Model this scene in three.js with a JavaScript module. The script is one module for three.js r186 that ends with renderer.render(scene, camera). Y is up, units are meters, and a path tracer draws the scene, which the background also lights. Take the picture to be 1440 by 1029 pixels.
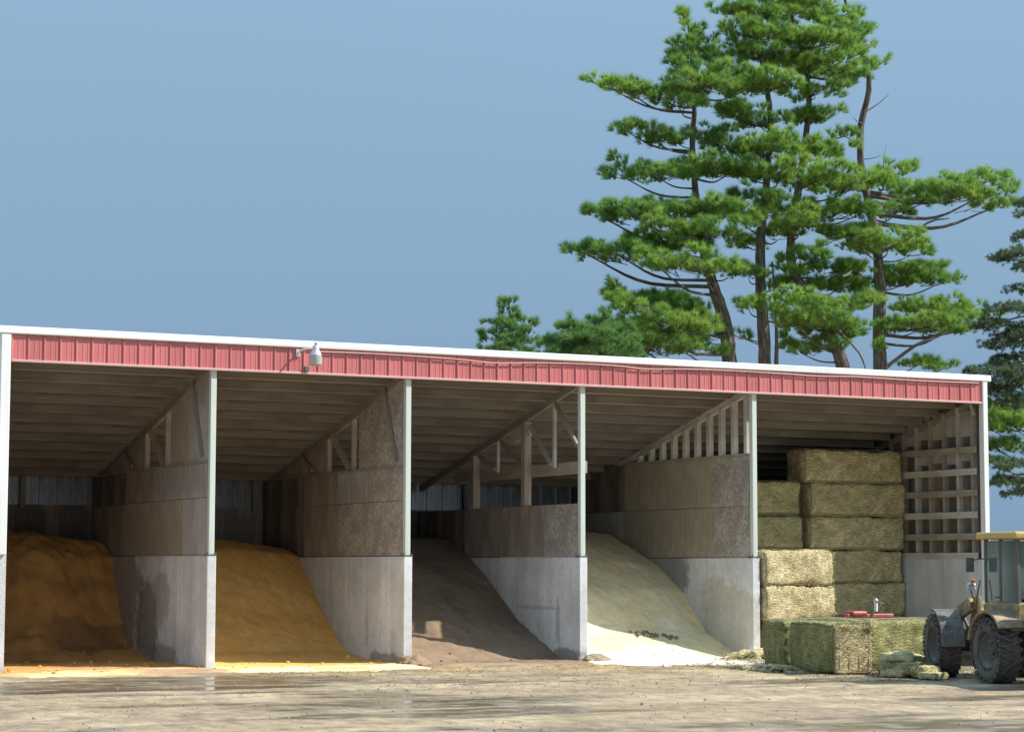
import * as THREE from 'three';
import { mergeGeometries, mergeVertices } from 'three/addons/utils/BufferGeometryUtils.js';
import { RoundedBoxGeometry } from 'three/addons/geometries/RoundedBoxGeometry.js';

// ------------------------------------------------------------------ camera, sky, sun, exposure
const scene = new THREE.Scene();
const camera = new THREE.PerspectiveCamera(19.17, 1024 / 731, 0.5, 3000);
camera.position.set(-11.144, 2.375, 48.087);
camera.rotation.order = 'YXZ';
camera.rotation.set(0.09202, -0.45822, 0.00208);

const renderer = new THREE.WebGLRenderer({ antialias: true });
renderer.toneMapping = THREE.LinearToneMapping;
renderer.toneMappingExposure = 1.5;
renderer.shadowMap.enabled = true;

// even slate blue storm sky: a little paler upward, a little greyer toward the horizon
const skyW = 256, skyH = 128, skyData = new Float32Array(skyW * skyH * 4);
for (let j = 0; j < skyH; j++) for (let i = 0; i < skyW; i++) {
  const el = ((j + 0.5) / skyH - 0.5) * 180;
  const t = Math.min(1, Math.max(0, (el - 1) / 17)), a = (i / skyW) * Math.PI * 2;
  const rise = 1 + 0.9 * Math.min(1, Math.max(0, (el - 15) / 45));   // paling goes on above the frame, strengthened to add fill light in the bays
  const wave = rise * 1 + 0.02 * Math.sin(a * 3 + el * 0.09) + 0.015 * Math.sin(a * 7 + 1.3 + el * 0.2);
  const lo = [0.152, 0.241, 0.348], hi = [0.206, 0.324, 0.452];
  const o = (j * skyW + i) * 4;
  for (let c = 0; c < 3; c++) skyData[o + c] = (el < -1 ? [0.15, 0.14, 0.12][c] : (lo[c] + (hi[c] - lo[c]) * t) * wave);
  skyData[o + 3] = 1;
}
const skyTex = new THREE.DataTexture(skyData, skyW, skyH, THREE.RGBAFormat, THREE.FloatType);
skyTex.mapping = THREE.EquirectangularReflectionMapping;
skyTex.magFilter = THREE.LinearFilter; skyTex.minFilter = THREE.LinearFilter; skyTex.needsUpdate = true;
scene.background = skyTex; scene.environment = skyTex;

const SUN_AZ = 28 * Math.PI / 180, SUN_EL = 45 * Math.PI / 180;
const sun = new THREE.DirectionalLight(new THREE.Color(1.0, 0.945, 0.85), 4.5);
sun.target.position.set(14, 2, 0);
sun.position.set(14 + 80 * Math.cos(SUN_EL) * Math.cos(SUN_AZ), 2 + 80 * Math.sin(SUN_EL), 80 * Math.cos(SUN_EL) * Math.sin(SUN_AZ));
sun.castShadow = true; sun.shadow.radius = 2; sun.shadow.mapSize.set(4096, 4096);
Object.assign(sun.shadow.camera, { left: -45, right: 45, top: 40, bottom: -40, near: 1, far: 220 });
scene.add(sun, sun.target);

// ------------------------------------------------------------------ helpers
let seed = 12345;
const srand = (s) => { seed = s >>> 0; };
const rnd = () => { seed = (seed + 0x6D2B79F5) >>> 0; let t = seed; t = Math.imul(t ^ (t >>> 15), t | 1); t ^= t + Math.imul(t ^ (t >>> 7), t | 61); return ((t ^ (t >>> 14)) >>> 0) / 4294967296; };
const rr = (a, b) => a + (b - a) * rnd();
const clamp = (x, a = 0, b = 1) => Math.min(b, Math.max(a, x));
const lerp = (a, b, t) => a + (b - a) * t;
const smooth = (a, b, x) => { const t = clamp((x - a) / (b - a)); return t * t * (3 - 2 * t); };
const hash = (x, y, s) => { let h = Math.imul(x, 374761393) ^ Math.imul(y, 668265263) ^ Math.imul(s, 1274126177); h = Math.imul(h ^ (h >>> 13), 1274126177); return ((h ^ (h >>> 16)) >>> 0) / 4294967296; };
function vn(x, y, s = 0, px = 0, py = 0) {           // value noise 0..1, periodic if px, py are given
  const xi = Math.floor(x), yi = Math.floor(y), fx = x - xi, fy = y - yi;
  const u = fx * fx * (3 - 2 * fx), v = fy * fy * (3 - 2 * fy);
  const w = (a, p) => p ? ((a % p) + p) % p : a;
  const x0 = w(xi, px), x1 = w(xi + 1, px), y0 = w(yi, py), y1 = w(yi + 1, py);
  return lerp(lerp(hash(x0, y0, s), hash(x1, y0, s), u), lerp(hash(x0, y1, s), hash(x1, y1, s), u), v);
}
function fbm(x, y, o = 4, s = 0, px = 0, py = 0) {
  let a = 0.5, r = 0, n = 0;
  for (let k = 0; k < o; k++) { r += a * vn(x, y, s + k * 17, px, py); n += a; a *= 0.5; x *= 2; y *= 2; px *= 2; py *= 2; }
  return r / n;
}
const s8 = (c) => Math.round(255 * clamp(c <= 0.0031308 ? c * 12.92 : 1.055 * Math.pow(c, 1 / 2.4) - 0.055));
function tex(w, h, fn, { color = true, repeat = [1, 1], wrap = THREE.RepeatWrapping } = {}) {   // fn(u, v) gives linear rgb, or a number for a data map
  const d = new Uint8Array(w * h * 4);
  for (let j = 0; j < h; j++) for (let i = 0; i < w; i++) {
    const c = fn((i + 0.5) / w, (j + 0.5) / h), o = (j * w + i) * 4;
    if (color) { d[o] = s8(c[0]); d[o + 1] = s8(c[1]); d[o + 2] = s8(c[2]); } else d[o] = d[o + 1] = d[o + 2] = Math.round(255 * clamp(c));
    d[o + 3] = 255;
  }
  const t = new THREE.DataTexture(d, w, h, THREE.RGBAFormat);
  t.wrapS = t.wrapT = wrap; t.magFilter = THREE.LinearFilter; t.minFilter = THREE.LinearMipmapLinearFilter; t.generateMipmaps = true;
  if (color) t.colorSpace = THREE.SRGBColorSpace;
  t.repeat.set(...repeat); t.needsUpdate = true;
  return t;
}
const mixc = (a, b, t) => [lerp(a[0], b[0], t), lerp(a[1], b[1], t), lerp(a[2], b[2], t)];
const mul = (a, k) => [a[0] * k, a[1] * k, a[2] * k];
const lin = (r, g, b) => new THREE.Color().setRGB(r, g, b);
const mat = (o) => new THREE.MeshStandardMaterial({ roughness: 0.85, ...o });
const used = new Map();
function numbered(n) { const k = used.get(n) ?? 0; used.set(n, k + 1); return k ? `${n}_${String(k).padStart(3, '0')}` : n; }
function shade(o) { o.traverse((m) => { if (m.isMesh) { m.castShadow = true; m.receiveShadow = true; } }); return o; }
function mesh(name, geo, m, parent) { const o = new THREE.Mesh(geo, m); o.name = name; o.castShadow = o.receiveShadow = true; parent.add(o); return o; }
function part(name, parent) { const g = new THREE.Group(); g.name = name; parent.add(g); return g; }
function thing(name, label, category, pos = [0, 0, 0], turn = 0, group) {
  const g = new THREE.Group(); g.name = numbered(name); g.position.set(...pos); g.rotation.y = turn;
  g.userData = { label, category }; if (group) g.userData.group = group; scene.add(g); return g;
}
function single(name, label, category, geo, m, pos = [0, 0, 0], group) {
  const o = mesh(numbered(name), geo, m, scene); o.position.set(...pos); o.userData = { label, category }; if (group) o.userData.group = group; return o;
}
function structure(name, geo, m) { const o = mesh(name, geo, m, scene); o.userData.kind = 'structure'; return o; }
function box(w, h, d, x = 0, y = 0, z = 0) {          // uv in metres
  const g = new THREE.BoxGeometry(w, h, d), uv = g.attributes.uv, dims = [[d, h], [d, h], [w, d], [w, d], [w, h], [w, h]];
  for (let f = 0; f < 6; f++) for (let k = 0; k < 4; k++) { const i = f * 4 + k; uv.setXY(i, uv.getX(i) * dims[f][0], uv.getY(i) * dims[f][1]); }
  return g.translate(x, y, z);
}
const span = (x0, x1, y0, y1, z0, z1) => box(x1 - x0, y1 - y0, z1 - z0, (x0 + x1) / 2, (y0 + y1) / 2, (z0 + z1) / 2);
const rbox = (w, h, d, r = 0.02, x = 0, y = 0, z = 0, seg = 2) => new RoundedBoxGeometry(w, h, d, seg, r).translate(x, y, z);
const swapUV = (g) => { const uv = g.attributes.uv; for (let i = 0; i < uv.count; i++) uv.setXY(i, uv.getY(i), uv.getX(i)); return g; };   // grain along the length of level timbers
const shiftUV = (g, du, dv) => { const uv = g.attributes.uv; for (let i = 0; i < uv.count; i++) uv.setXY(i, uv.getX(i) + du, uv.getY(i) + dv); return g; };
function bar(a, b, w, h = w) {                         // square timber between two points
  const A = new THREE.Vector3(...a), B = new THREE.Vector3(...b), L = A.distanceTo(B);
  const g = box(w, L, h), q = new THREE.Quaternion().setFromUnitVectors(new THREE.Vector3(0, 1, 0), B.clone().sub(A).normalize());
  return g.applyQuaternion(q).translate((A.x + B.x) / 2, (A.y + B.y) / 2, (A.z + B.z) / 2);
}
function tube(pts, radii, seg = 12, rad = 7, rough = 0) { // tapered tube through points
  const P = pts.map((p) => p.isVector3 ? p : new THREE.Vector3(...p)), curve = new THREE.CatmullRomCurve3(P, false, 'centripetal');
  const pos = [], nor = [], uv = [], idx = []; let along = 0, prev = null, n0 = null;
  for (let i = 0; i <= seg; i++) {
    const t = i / seg, c = curve.getPoint(t), d = curve.getTangent(t);
    if (prev) along += c.distanceTo(prev); prev = c;
    const f = t * (radii.length - 1), k = Math.min(radii.length - 2, Math.floor(f)), r0 = lerp(radii[k], radii[k + 1], f - k);
    if (!n0) n0 = Math.abs(d.y) > 0.9 ? new THREE.Vector3(1, 0, 0) : new THREE.Vector3(0, 1, 0);
    const side = new THREE.Vector3().crossVectors(d, n0).normalize(), up = new THREE.Vector3().crossVectors(side, d).normalize(); n0 = up;
    for (let j = 0; j <= rad; j++) {
      const a = (j / rad) * Math.PI * 2, r = r0 * (1 + rough * (vn((j % rad) * 1.7, i * 1.3, 5) - 0.5));
      const n = side.clone().multiplyScalar(Math.cos(a)).addScaledVector(up, Math.sin(a));
      pos.push(c.x + n.x * r, c.y + n.y * r, c.z + n.z * r); nor.push(n.x, n.y, n.z); uv.push((j / rad) * Math.max(0.25, 6.28 * r0), along);
    }
  }
  for (let i = 0; i < seg; i++) for (let j = 0; j < rad; j++) { const a = i * (rad + 1) + j, b = a + rad + 1; idx.push(a, b, a + 1, a + 1, b, b + 1); }
  for (const [row, flip] of [[0, 0], [seg, 1]]) { const s = row * (rad + 1); for (let j = 1; j < rad - 1; j++) flip ? idx.push(s, s + j + 1, s + j) : idx.push(s, s + j, s + j + 1); }
  const g = new THREE.BufferGeometry();
  g.setAttribute('position', new THREE.Float32BufferAttribute(pos, 3)); g.setAttribute('normal', new THREE.Float32BufferAttribute(nor, 3)); g.setAttribute('uv', new THREE.Float32BufferAttribute(uv, 2)); g.setIndex(idx);
  return g;
}
const merge = (list) => mergeGeometries(list.map((g) => g.index ? g.toNonIndexed() : g).map((g) => { for (const k of Object.keys(g.attributes)) if (!['position', 'normal', 'uv'].includes(k)) g.deleteAttribute(k); return g; }));
const table = (t, z) => { if (z >= t[0][0]) return t[0][1] - (z - t[0][0]) * 0.25; for (let i = 1; i < t.length; i++) if (z >= t[i][0]) { const f = (z - t[i - 1][0]) / (t[i][0] - t[i - 1][0]); return lerp(t[i - 1][1], t[i][1], f); } return t[t.length - 1][1]; };

// ------------------------------------------------------------------ measures of the shed (metres)
const BAYS = [0, 4.84, 9.78, 14.57, 19.68, 27.19], DEEP = 10.2, SEAM = 2.6, SOFFIT = 6.91, TOP = 7.68, SLOPE = 0.241;
const rafterBottom = (z) => 6.93 + SLOPE * z, deckUnder = (z) => 7.32 + SLOPE * z;

// ------------------------------------------------------------------ ground: one sheet, fine in the yard
const GX0 = -16, GX1 = 44, GZ0 = -4, GZ1 = 26;
const wetness = (x, z) => {                              // wet, smoothed mud lies in streaks along the tyre tracks
  const n = fbm(x * 0.22 + 3, z * 0.5, 4, 31), w = fbm(x * 0.5, z * 1.4 + 9, 3, 77);
  let k = 0.9 * smooth(0.49, 0.62, n * 0.75 + w * 0.25);
  const line = 7.4 + 0.35 * (fbm(x * 0.3, 2, 3, 8) - 0.5) * 2;            // long wet rut across the first bays
  if (x < 6) k = Math.max(k, 1.0 * smooth(0.75, 0.3, Math.abs(z - line)) * smooth(5.8, 4.0, x));
  k = Math.max(k, smooth(1.5, 0.5, Math.hypot((x - 3.6) / 3.2, (z - 5) / 1.6) + 0.7 * (w - 0.5)) * 0.97);
  k = Math.max(k, smooth(1.4, 0.6, Math.hypot((x - 4.5) / 3.5, (z - 13.2) / 1.4) + 0.9 * (w - 0.5)) * 0.95);
  return clamp(k * smooth(0.5, 2.5, z));
};
const rut = (x, z) => (fbm(x * 0.4 + 11, z * 1.0, 4, 55) - 0.5) * 0.034 + (fbm(x * 1.6, z * 2.6, 3, 60) - 0.5) * 0.034;
{
  const line = (a, b, n, far) => { const l = [-far, -far / 3, -far / 9, a - 30, a - 12, a - 5]; for (let i = 0; i <= n; i++) l.push(a + (b - a) * i / n); l.push(b + 5, b + 12, b + 30, far / 9, far / 3, far); return [...new Set(l)].sort((p, q) => p - q); };
  const xs = line(GX0, GX1, 460, 1200), zs = line(GZ0, GZ1, 300, 1200), pos = [], uv = [], idx = [];
  for (const z of zs) for (const x of xs) {
    const k = smooth(0, 2, Math.min(x - GX0, GX1 - x, z - GZ0, GZ1 - z)) * smooth(-0.4, 1.4, z);
    const y = k > 0 ? k * rut(x, z) * (1 - 0.9 * wetness(x, z)) - 0.012 * k * wetness(x, z) : 0;
    pos.push(x, y, z); uv.push(x, -z);
  }
  for (let j = 0; j < zs.length - 1; j++) for (let i = 0; i < xs.length - 1; i++) { const a = j * xs.length + i, b = a + xs.length; idx.push(a, b, a + 1, a + 1, b, b + 1); }
  const g = new THREE.BufferGeometry();
  g.setAttribute('position', new THREE.Float32BufferAttribute(pos, 3)); g.setAttribute('uv', new THREE.Float32BufferAttribute(uv, 2)); g.setIndex(idx); g.computeVertexNormals();
  const W = GX1 - GX0, H = GZ1 - GZ0;
  const at = (u, v) => [GX0 + u * W, GZ1 - v * H];     // v runs toward the shed
  const dry = [0.30, 0.226, 0.138], pale = [0.38, 0.297, 0.187], wet = [0.20, 0.156, 0.105], clay = [0.27, 0.195, 0.125], feed = [0.46, 0.33, 0.155], straw = [0.42, 0.36, 0.20];
  const map = tex(2048, 1024, (u, v) => {
    const [x, z] = at(u, v), n = fbm(x * 0.55, z * 0.7, 6, 21), f = fbm(x * 4, z * 2.5, 5, 5), s = fbm(x * 0.6 + 40, z * 1.6, 5, 71), g2 = vn(x * 20, z * 6, 90);
    let c = mixc(dry, pale, smooth(0.42, 0.62, n));
    c = mixc(c, clay, 0.75 * smooth(0.54, 0.66, fbm(x * 0.22 + 7, z * 0.9 + 3, 4, 14)));
    c = mixc(c, mul(dry, 0.78), 0.5 * smooth(0.55, 0.7, s));
    const near = smooth(7.0, 2.0, z + 3 * (fbm(x * 0.4, z * 0.6, 4, 91) - 0.5));   // feed and hay dragged out of the bins
    const sp = near * smooth(0.42, 0.62, fbm(x * 0.9, z * 1.8, 4, 44));
    c = mixc(c, x > 18 + 3 * (f - 0.5) ? straw : feed, 0.75 * sp);
    const hay = smooth(3.5, 0.5, Math.abs(z - 8.5) - 2) * smooth(14, 19, x + 4 * (n - 0.5)) * smooth(0.45, 0.6, fbm(x * 1.3, z * 2.1, 4, 61));
    c = mixc(c, straw, 0.6 * hay);
    c = mixc(c, wet, 0.85 * wetness(x, z)); if (x < 6) c = mixc(c, [0.11, 0.08, 0.05], 0.7 * smooth(0.6, 0.3, Math.abs(z - 7.4 - 0.35 * (fbm(x * 0.3, 2, 3, 8) - 0.5) * 2)) * smooth(5.8, 4.0, x));
    return mul(c, 0.5 + 0.9 * f + 0.34 * (g2 - 0.4));
  }, { wrap: THREE.MirroredRepeatWrapping, repeat: [1 / W, 1 / H] });
  map.offset.set(-GX0 / W, GZ1 / H);
  const rough = tex(1024, 512, (u, v) => { const [x, z] = at(u, v), k = wetness(x, z); return lerp(0.95, 0.11 + 0.4 * smooth(0.45, 0.7, fbm(x * 2, z * 3, 3, 19)), k); }, { color: false, wrap: THREE.MirroredRepeatWrapping, repeat: [1 / W, 1 / H] });
  rough.offset.copy(map.offset);
  const bump = tex(2048, 1024, (u, v) => { const [x, z] = at(u, v); return 0.5 + (0.6 * fbm(x * 9, z * 9, 3, 3) + 0.4 * vn(x * 17, z * 17, 8) - 0.5) * (1 - 0.97 * wetness(x, z)); }, { color: false, wrap: THREE.MirroredRepeatWrapping, repeat: [1 / W, 1 / H] });
  bump.offset.copy(map.offset);
  structure('ground', g, mat({ map, roughness: 1, roughnessMap: rough, bumpMap: bump, bumpScale: 0.03 }));
}

// ------------------------------------------------------------------ materials
const fine = tex(256, 256, (u, v) => fbm(u * 16, v * 16, 4, 2, 16, 16), { color: false, repeat: [0.8, 0.8] });
const concreteMaps = [];
function concreteMap(s, blots) {                          // wall face 10.2 m x 2.6 m, u from the back to the front; stains where feed lay against it
  return tex(768, 256, (u, v) => {
    const z = -DEEP + u * DEEP, y = v * SEAM;
    const n = fbm(z * 0.8 + s * 7, y * 0.8, 4, s), st = fbm(z * 3.2 + s, y * 0.25, 4, s + 5), f = fbm(z * 9, y * 9, 3, s + 9);
    let c = mixc([0.56, 0.565, 0.57], [0.69, 0.695, 0.70], smooth(0.3, 0.7, n));
    c = mul(c, 0.82 + 0.36 * st);
    if (Math.abs(((z + 20) % 1.22) - 0.61) < 0.012) c = mul(c, 0.8);                              // form joints
    for (const [bz, by, rz, ry, col, k] of blots) {
      const d = Math.hypot((z - bz) / rz, (y - by) / ry) + 0.9 * (fbm(z * 1.5 + bz, y * 1.5, 4, s + 30) - 0.5) + 0.3 * (f - 0.5);
      c = mixc(c, col, k * smooth(1.1, 0.75, d));
    }
    return mul(c, 0.88 + 0.24 * f);
  }, { wrap: THREE.ClampToEdgeWrapping });
}
const concreteBump = tex(256, 256, (u, v) => fbm(u * 24, v * 24, 4, 4, 24, 24), { color: false, repeat: [1, 1] });
const concreteTile = tex(512, 512, (u, v) => { const n = fbm(u * 6, v * 6, 5, 7, 6, 6), st = fbm(u * 20, v * 2, 3, 9, 20, 2); return mul([0.57, 0.575, 0.58], 0.7 + 0.35 * n + 0.25 * st); }, { repeat: [1 / 3, 1 / 3] });
const M = {};
M.concrete = mat({ map: concreteTile, bumpMap: concreteBump, bumpScale: 0.008, roughness: 0.9 });
const woodTex = (base, alt, s, streak = 1) => tex(512, 512, (u, v) => {
  const g = fbm(u * 40, v * 3, 4, s, 40, 3), b = fbm(u * 3, v * 3, 4, s + 3, 3, 3), k = vn(u * 160, v * 8, s + 8, 160, 8);
  return mul(mixc(base, alt, smooth(0.35, 0.68, b)), 0.7 + streak * 0.4 * (g - 0.2) + 0.16 * (k - 0.3));
}, { repeat: [1 / 1.2, 1 / 2.4] });
const plyBump = tex(256, 256, (u, v) => 0.6 * fbm(u * 32, v * 3, 3, 6, 32, 3) + 0.4 * fbm(u * 10, v * 10, 3, 9, 10, 10), { color: false, repeat: [0.6, 0.6] });
const plyVariants = {
  grey: woodTex([0.37, 0.345, 0.32], [0.49, 0.465, 0.44], 11), brown: woodTex([0.32, 0.265, 0.215], [0.42, 0.355, 0.295], 23),
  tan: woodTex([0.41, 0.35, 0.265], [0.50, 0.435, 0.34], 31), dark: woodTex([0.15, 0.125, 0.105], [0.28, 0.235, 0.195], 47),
  mottled: tex(512, 512, (u, v) => { const n = fbm(u * 36, v * 36, 4, 51, 36, 36), b = fbm(u * 5, v * 5, 4, 57, 5, 5); return mul(mixc([0.28, 0.245, 0.21], [0.46, 0.42, 0.375], smooth(0.3, 0.7, n * 0.6 + b * 0.4)), 0.8 + 0.3 * vn(u * 60, v * 60, 58, 60, 60)); }, { repeat: [1 / 2, 1 / 2] }),
};
const ply = {}; for (const k in plyVariants) ply[k] = mat({ map: plyVariants[k], bumpMap: plyBump, bumpScale: 0.004, roughness: 0.88 });
M.timber = mat({ map: woodTex([0.37, 0.31, 0.24], [0.46, 0.395, 0.31], 61), bumpMap: plyBump, bumpScale: 0.003 });
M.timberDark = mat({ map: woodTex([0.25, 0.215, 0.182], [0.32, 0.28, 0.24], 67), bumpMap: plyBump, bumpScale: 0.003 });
M.timberPale = mat({ map: woodTex([0.52, 0.475, 0.41], [0.62, 0.58, 0.51], 71), bumpMap: plyBump, bumpScale: 0.003 });
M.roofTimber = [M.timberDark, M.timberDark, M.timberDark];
const grime = (base, dirt, amount, s) => tex(512, 512, (u, v) => { const n = fbm(u * 5, v * 5, 5, s, 5, 5), st = fbm(u * 30, v * 2, 4, s + 4, 30, 2); return mixc(base, dirt, amount * smooth(0.45, 0.75, n * 0.6 + st * 0.4)); }, { repeat: [0.4, 0.4] });
M.white = mat({ map: grime([0.83, 0.84, 0.84], [0.55, 0.53, 0.48], 0.35, 81), roughness: 0.45 });
M.red = mat({ map: grime([0.575, 0.165, 0.165], [0.54, 0.235, 0.22], 0.6, 85), roughness: 0.42 });
M.pinkTrim = mat({ map: grime([0.62, 0.40, 0.38], [0.45, 0.28, 0.26], 0.5, 88), roughness: 0.5 });
M.postMetal = mat({ map: grime([0.60, 0.66, 0.60], [0.42, 0.43, 0.38], 0.45, 91), roughness: 0.5 });
M.galv = mat({ map: grime([0.34, 0.36, 0.40], [0.2, 0.21, 0.23], 0.9, 95), roughness: 0.38, metalness: 0.5 });
M.steel = mat({ color: lin(0.16, 0.16, 0.165), roughness: 0.55, metalness: 0.6 });
M.lampMetal = mat({ color: lin(0.55, 0.57, 0.60), roughness: 0.4, metalness: 0.5 });

// ------------------------------------------------------------------ the shed
const shed = thing('feed_shed', 'long open-fronted commodity shed with red metal fascia and white trim', 'shed');
const bx0 = -0.16, bx1 = 27.35;
{ // roof: sloping down to the back, purlins along it
  const roof = part('roof', shed), L = Math.hypot(DEEP + 0.2, (DEEP + 0.2) * SLOPE), tilt = Math.atan(SLOPE);
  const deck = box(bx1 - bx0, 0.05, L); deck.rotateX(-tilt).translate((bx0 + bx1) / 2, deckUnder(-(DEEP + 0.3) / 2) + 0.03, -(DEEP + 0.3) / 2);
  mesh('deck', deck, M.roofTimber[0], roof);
  const pg = [0, 1, 2].map((k) => shiftUV(swapUV(box(bx1 - bx0 - 0.5, 0.21, 0.06)), k * 0.37, k * 0.7));
  for (let k = 0; k < 13; k++) {
    const z = -0.35 - k * 0.78, p = mesh('purlin', pg[k % 3], M.roofTimber[k % 3], roof);
    p.position.set((bx0 + bx1) / 2 + (k % 2) * 0.02, deckUnder(z) - 0.115, z); p.rotation.x = -tilt;
  }
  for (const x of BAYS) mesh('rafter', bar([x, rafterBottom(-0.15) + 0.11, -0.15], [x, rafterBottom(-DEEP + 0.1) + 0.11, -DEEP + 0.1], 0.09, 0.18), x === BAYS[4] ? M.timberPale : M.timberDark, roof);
}
{ // fascia of ribbed red panels, white cap, pale drip edge
  const fascia = part('fascia', shed), w = (BAYS[5] - 0.02 - 0.16) / 74, h = 7.5 - SOFFIT - 0.02;
  const s = new THREE.Shape(), r = 0.022, prof = [[0, 0], [0, r], [0.018, r + 0.006], [0.03, r], [0.042, 0], [w * 0.42, 0], [w * 0.44, 0.006], [w * 0.5, 0.006], [w * 0.52, 0], [w * 0.74, 0], [w * 0.76, 0.006], [w * 0.82, 0.006], [w * 0.84, 0], [w - 0.004, 0], [w - 0.004, -0.01], [0, -0.01]];
  s.setFromPoints(prof.map(([x, y]) => new THREE.Vector2(x, -y)));
  const g0 = new THREE.ExtrudeGeometry(s, { depth: h, bevelEnabled: false }); g0.rotateX(-Math.PI / 2);
  const reds = [0.9, 0.98, 1.03].map((k) => { const m = M.red.clone(); m.color = lin(k, k, k); return m; });
  srand(5);
  for (let k = 0; k < 74; k++) { const p = mesh('metal_panel', g0, reds[Math.floor(rnd() * 3)], fascia); p.position.set(0.09 + k * w, SOFFIT + 0.02, 0.045 + rr(-0.002, 0.002)); }
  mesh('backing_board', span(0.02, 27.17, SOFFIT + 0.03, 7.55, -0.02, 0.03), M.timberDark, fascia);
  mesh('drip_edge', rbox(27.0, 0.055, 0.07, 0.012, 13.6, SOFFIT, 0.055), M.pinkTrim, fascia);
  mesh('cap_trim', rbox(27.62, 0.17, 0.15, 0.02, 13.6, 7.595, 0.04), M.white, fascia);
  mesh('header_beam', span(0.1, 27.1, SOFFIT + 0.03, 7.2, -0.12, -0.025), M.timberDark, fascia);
}
{ // corner posts and front posts
  const p0 = mesh('corner_post', rbox(0.22, 7.5 - SEAM, 0.2, 0.015, -0.03, (7.5 + SEAM) / 2, 0.0), M.white, shed);
  const p5 = mesh('corner_post', rbox(0.16, 7.5, 0.2, 0.015, 27.2, 3.75, 0.0), M.white, shed);
  for (let k = 1; k < 5; k++) {
    const x = BAYS[k], p = part('front_post', shed);
    mesh('metal_sleeve', rbox(0.14, SOFFIT - SEAM - 0.02, 0.15, 0.012, x, (SOFFIT + SEAM) / 2 + 0.01, -0.075), M.postMetal, p);
    mesh('base_plate', span(x - 0.125, x + 0.125, SEAM + 0.002, SEAM + 0.03, -0.2, 0.035), M.steel, p);
    for (const dx of [-0.095, 0.095]) mesh('anchor_bolt', new THREE.CylinderGeometry(0.014, 0.014, 0.05, 8).translate(x + dx, SEAM + 0.05, 0.015), M.steel, p);
  }
}
// partitions: concrete below, plywood above
function panel(p, x, y0, y1, z0, z1, kind, thick = 0.14) {
  const g = span(x - thick / 2, x + thick / 2, y0 + 0.006, y1 - 0.006, z0 + 0.005, z1 - 0.005);
  shiftUV(g, rnd() * 3, rnd() * 3);
  const o = mesh('plywood_panel', g, ply[kind], p); o.position.x = rr(-0.008, 0.008); return o;
}
const blots = {
  1: [[-4.7, 0.9, 1.0, 1.1, [0.19, 0.155, 0.125], 0.75], [-3.4, 0.2, 1.2, 0.35, [0.22, 0.18, 0.15], 0.65], [-3.7, 1.5, 1.0, 0.8, [0.32, 0.27, 0.22], 0.5], [-6.5, 1.6, 1.3, 1.5, [0.25, 0.19, 0.13], 0.7]],
  2: [[-2.3, 0.9, 0.12, 0.5, [0.50, 0.40, 0.32], 0.5], [-1.2, 0.08, 1.0, 0.22, [0.26, 0.2, 0.15], 0.7]],
  3: [[-1.2, 0.9, 0.12, 0.6, [0.25, 0.23, 0.22], 0.5], [-2.4, 1.3, 1.2, 0.05, [0.26, 0.25, 0.24], 0.4], [-0.9, 0.1, 0.8, 0.25, [0.25, 0.2, 0.16], 0.8]],
  4: [[-1.2, 1.0, 1.6, 1.0, [0.46, 0.42, 0.32], 0.6], [-4.5, 2.2, 1.2, 0.9, [0.2, 0.19, 0.17], 0.7]],
};
const TOPS = [0, 4.76, 4.76, 4.0, 5.29];
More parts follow.
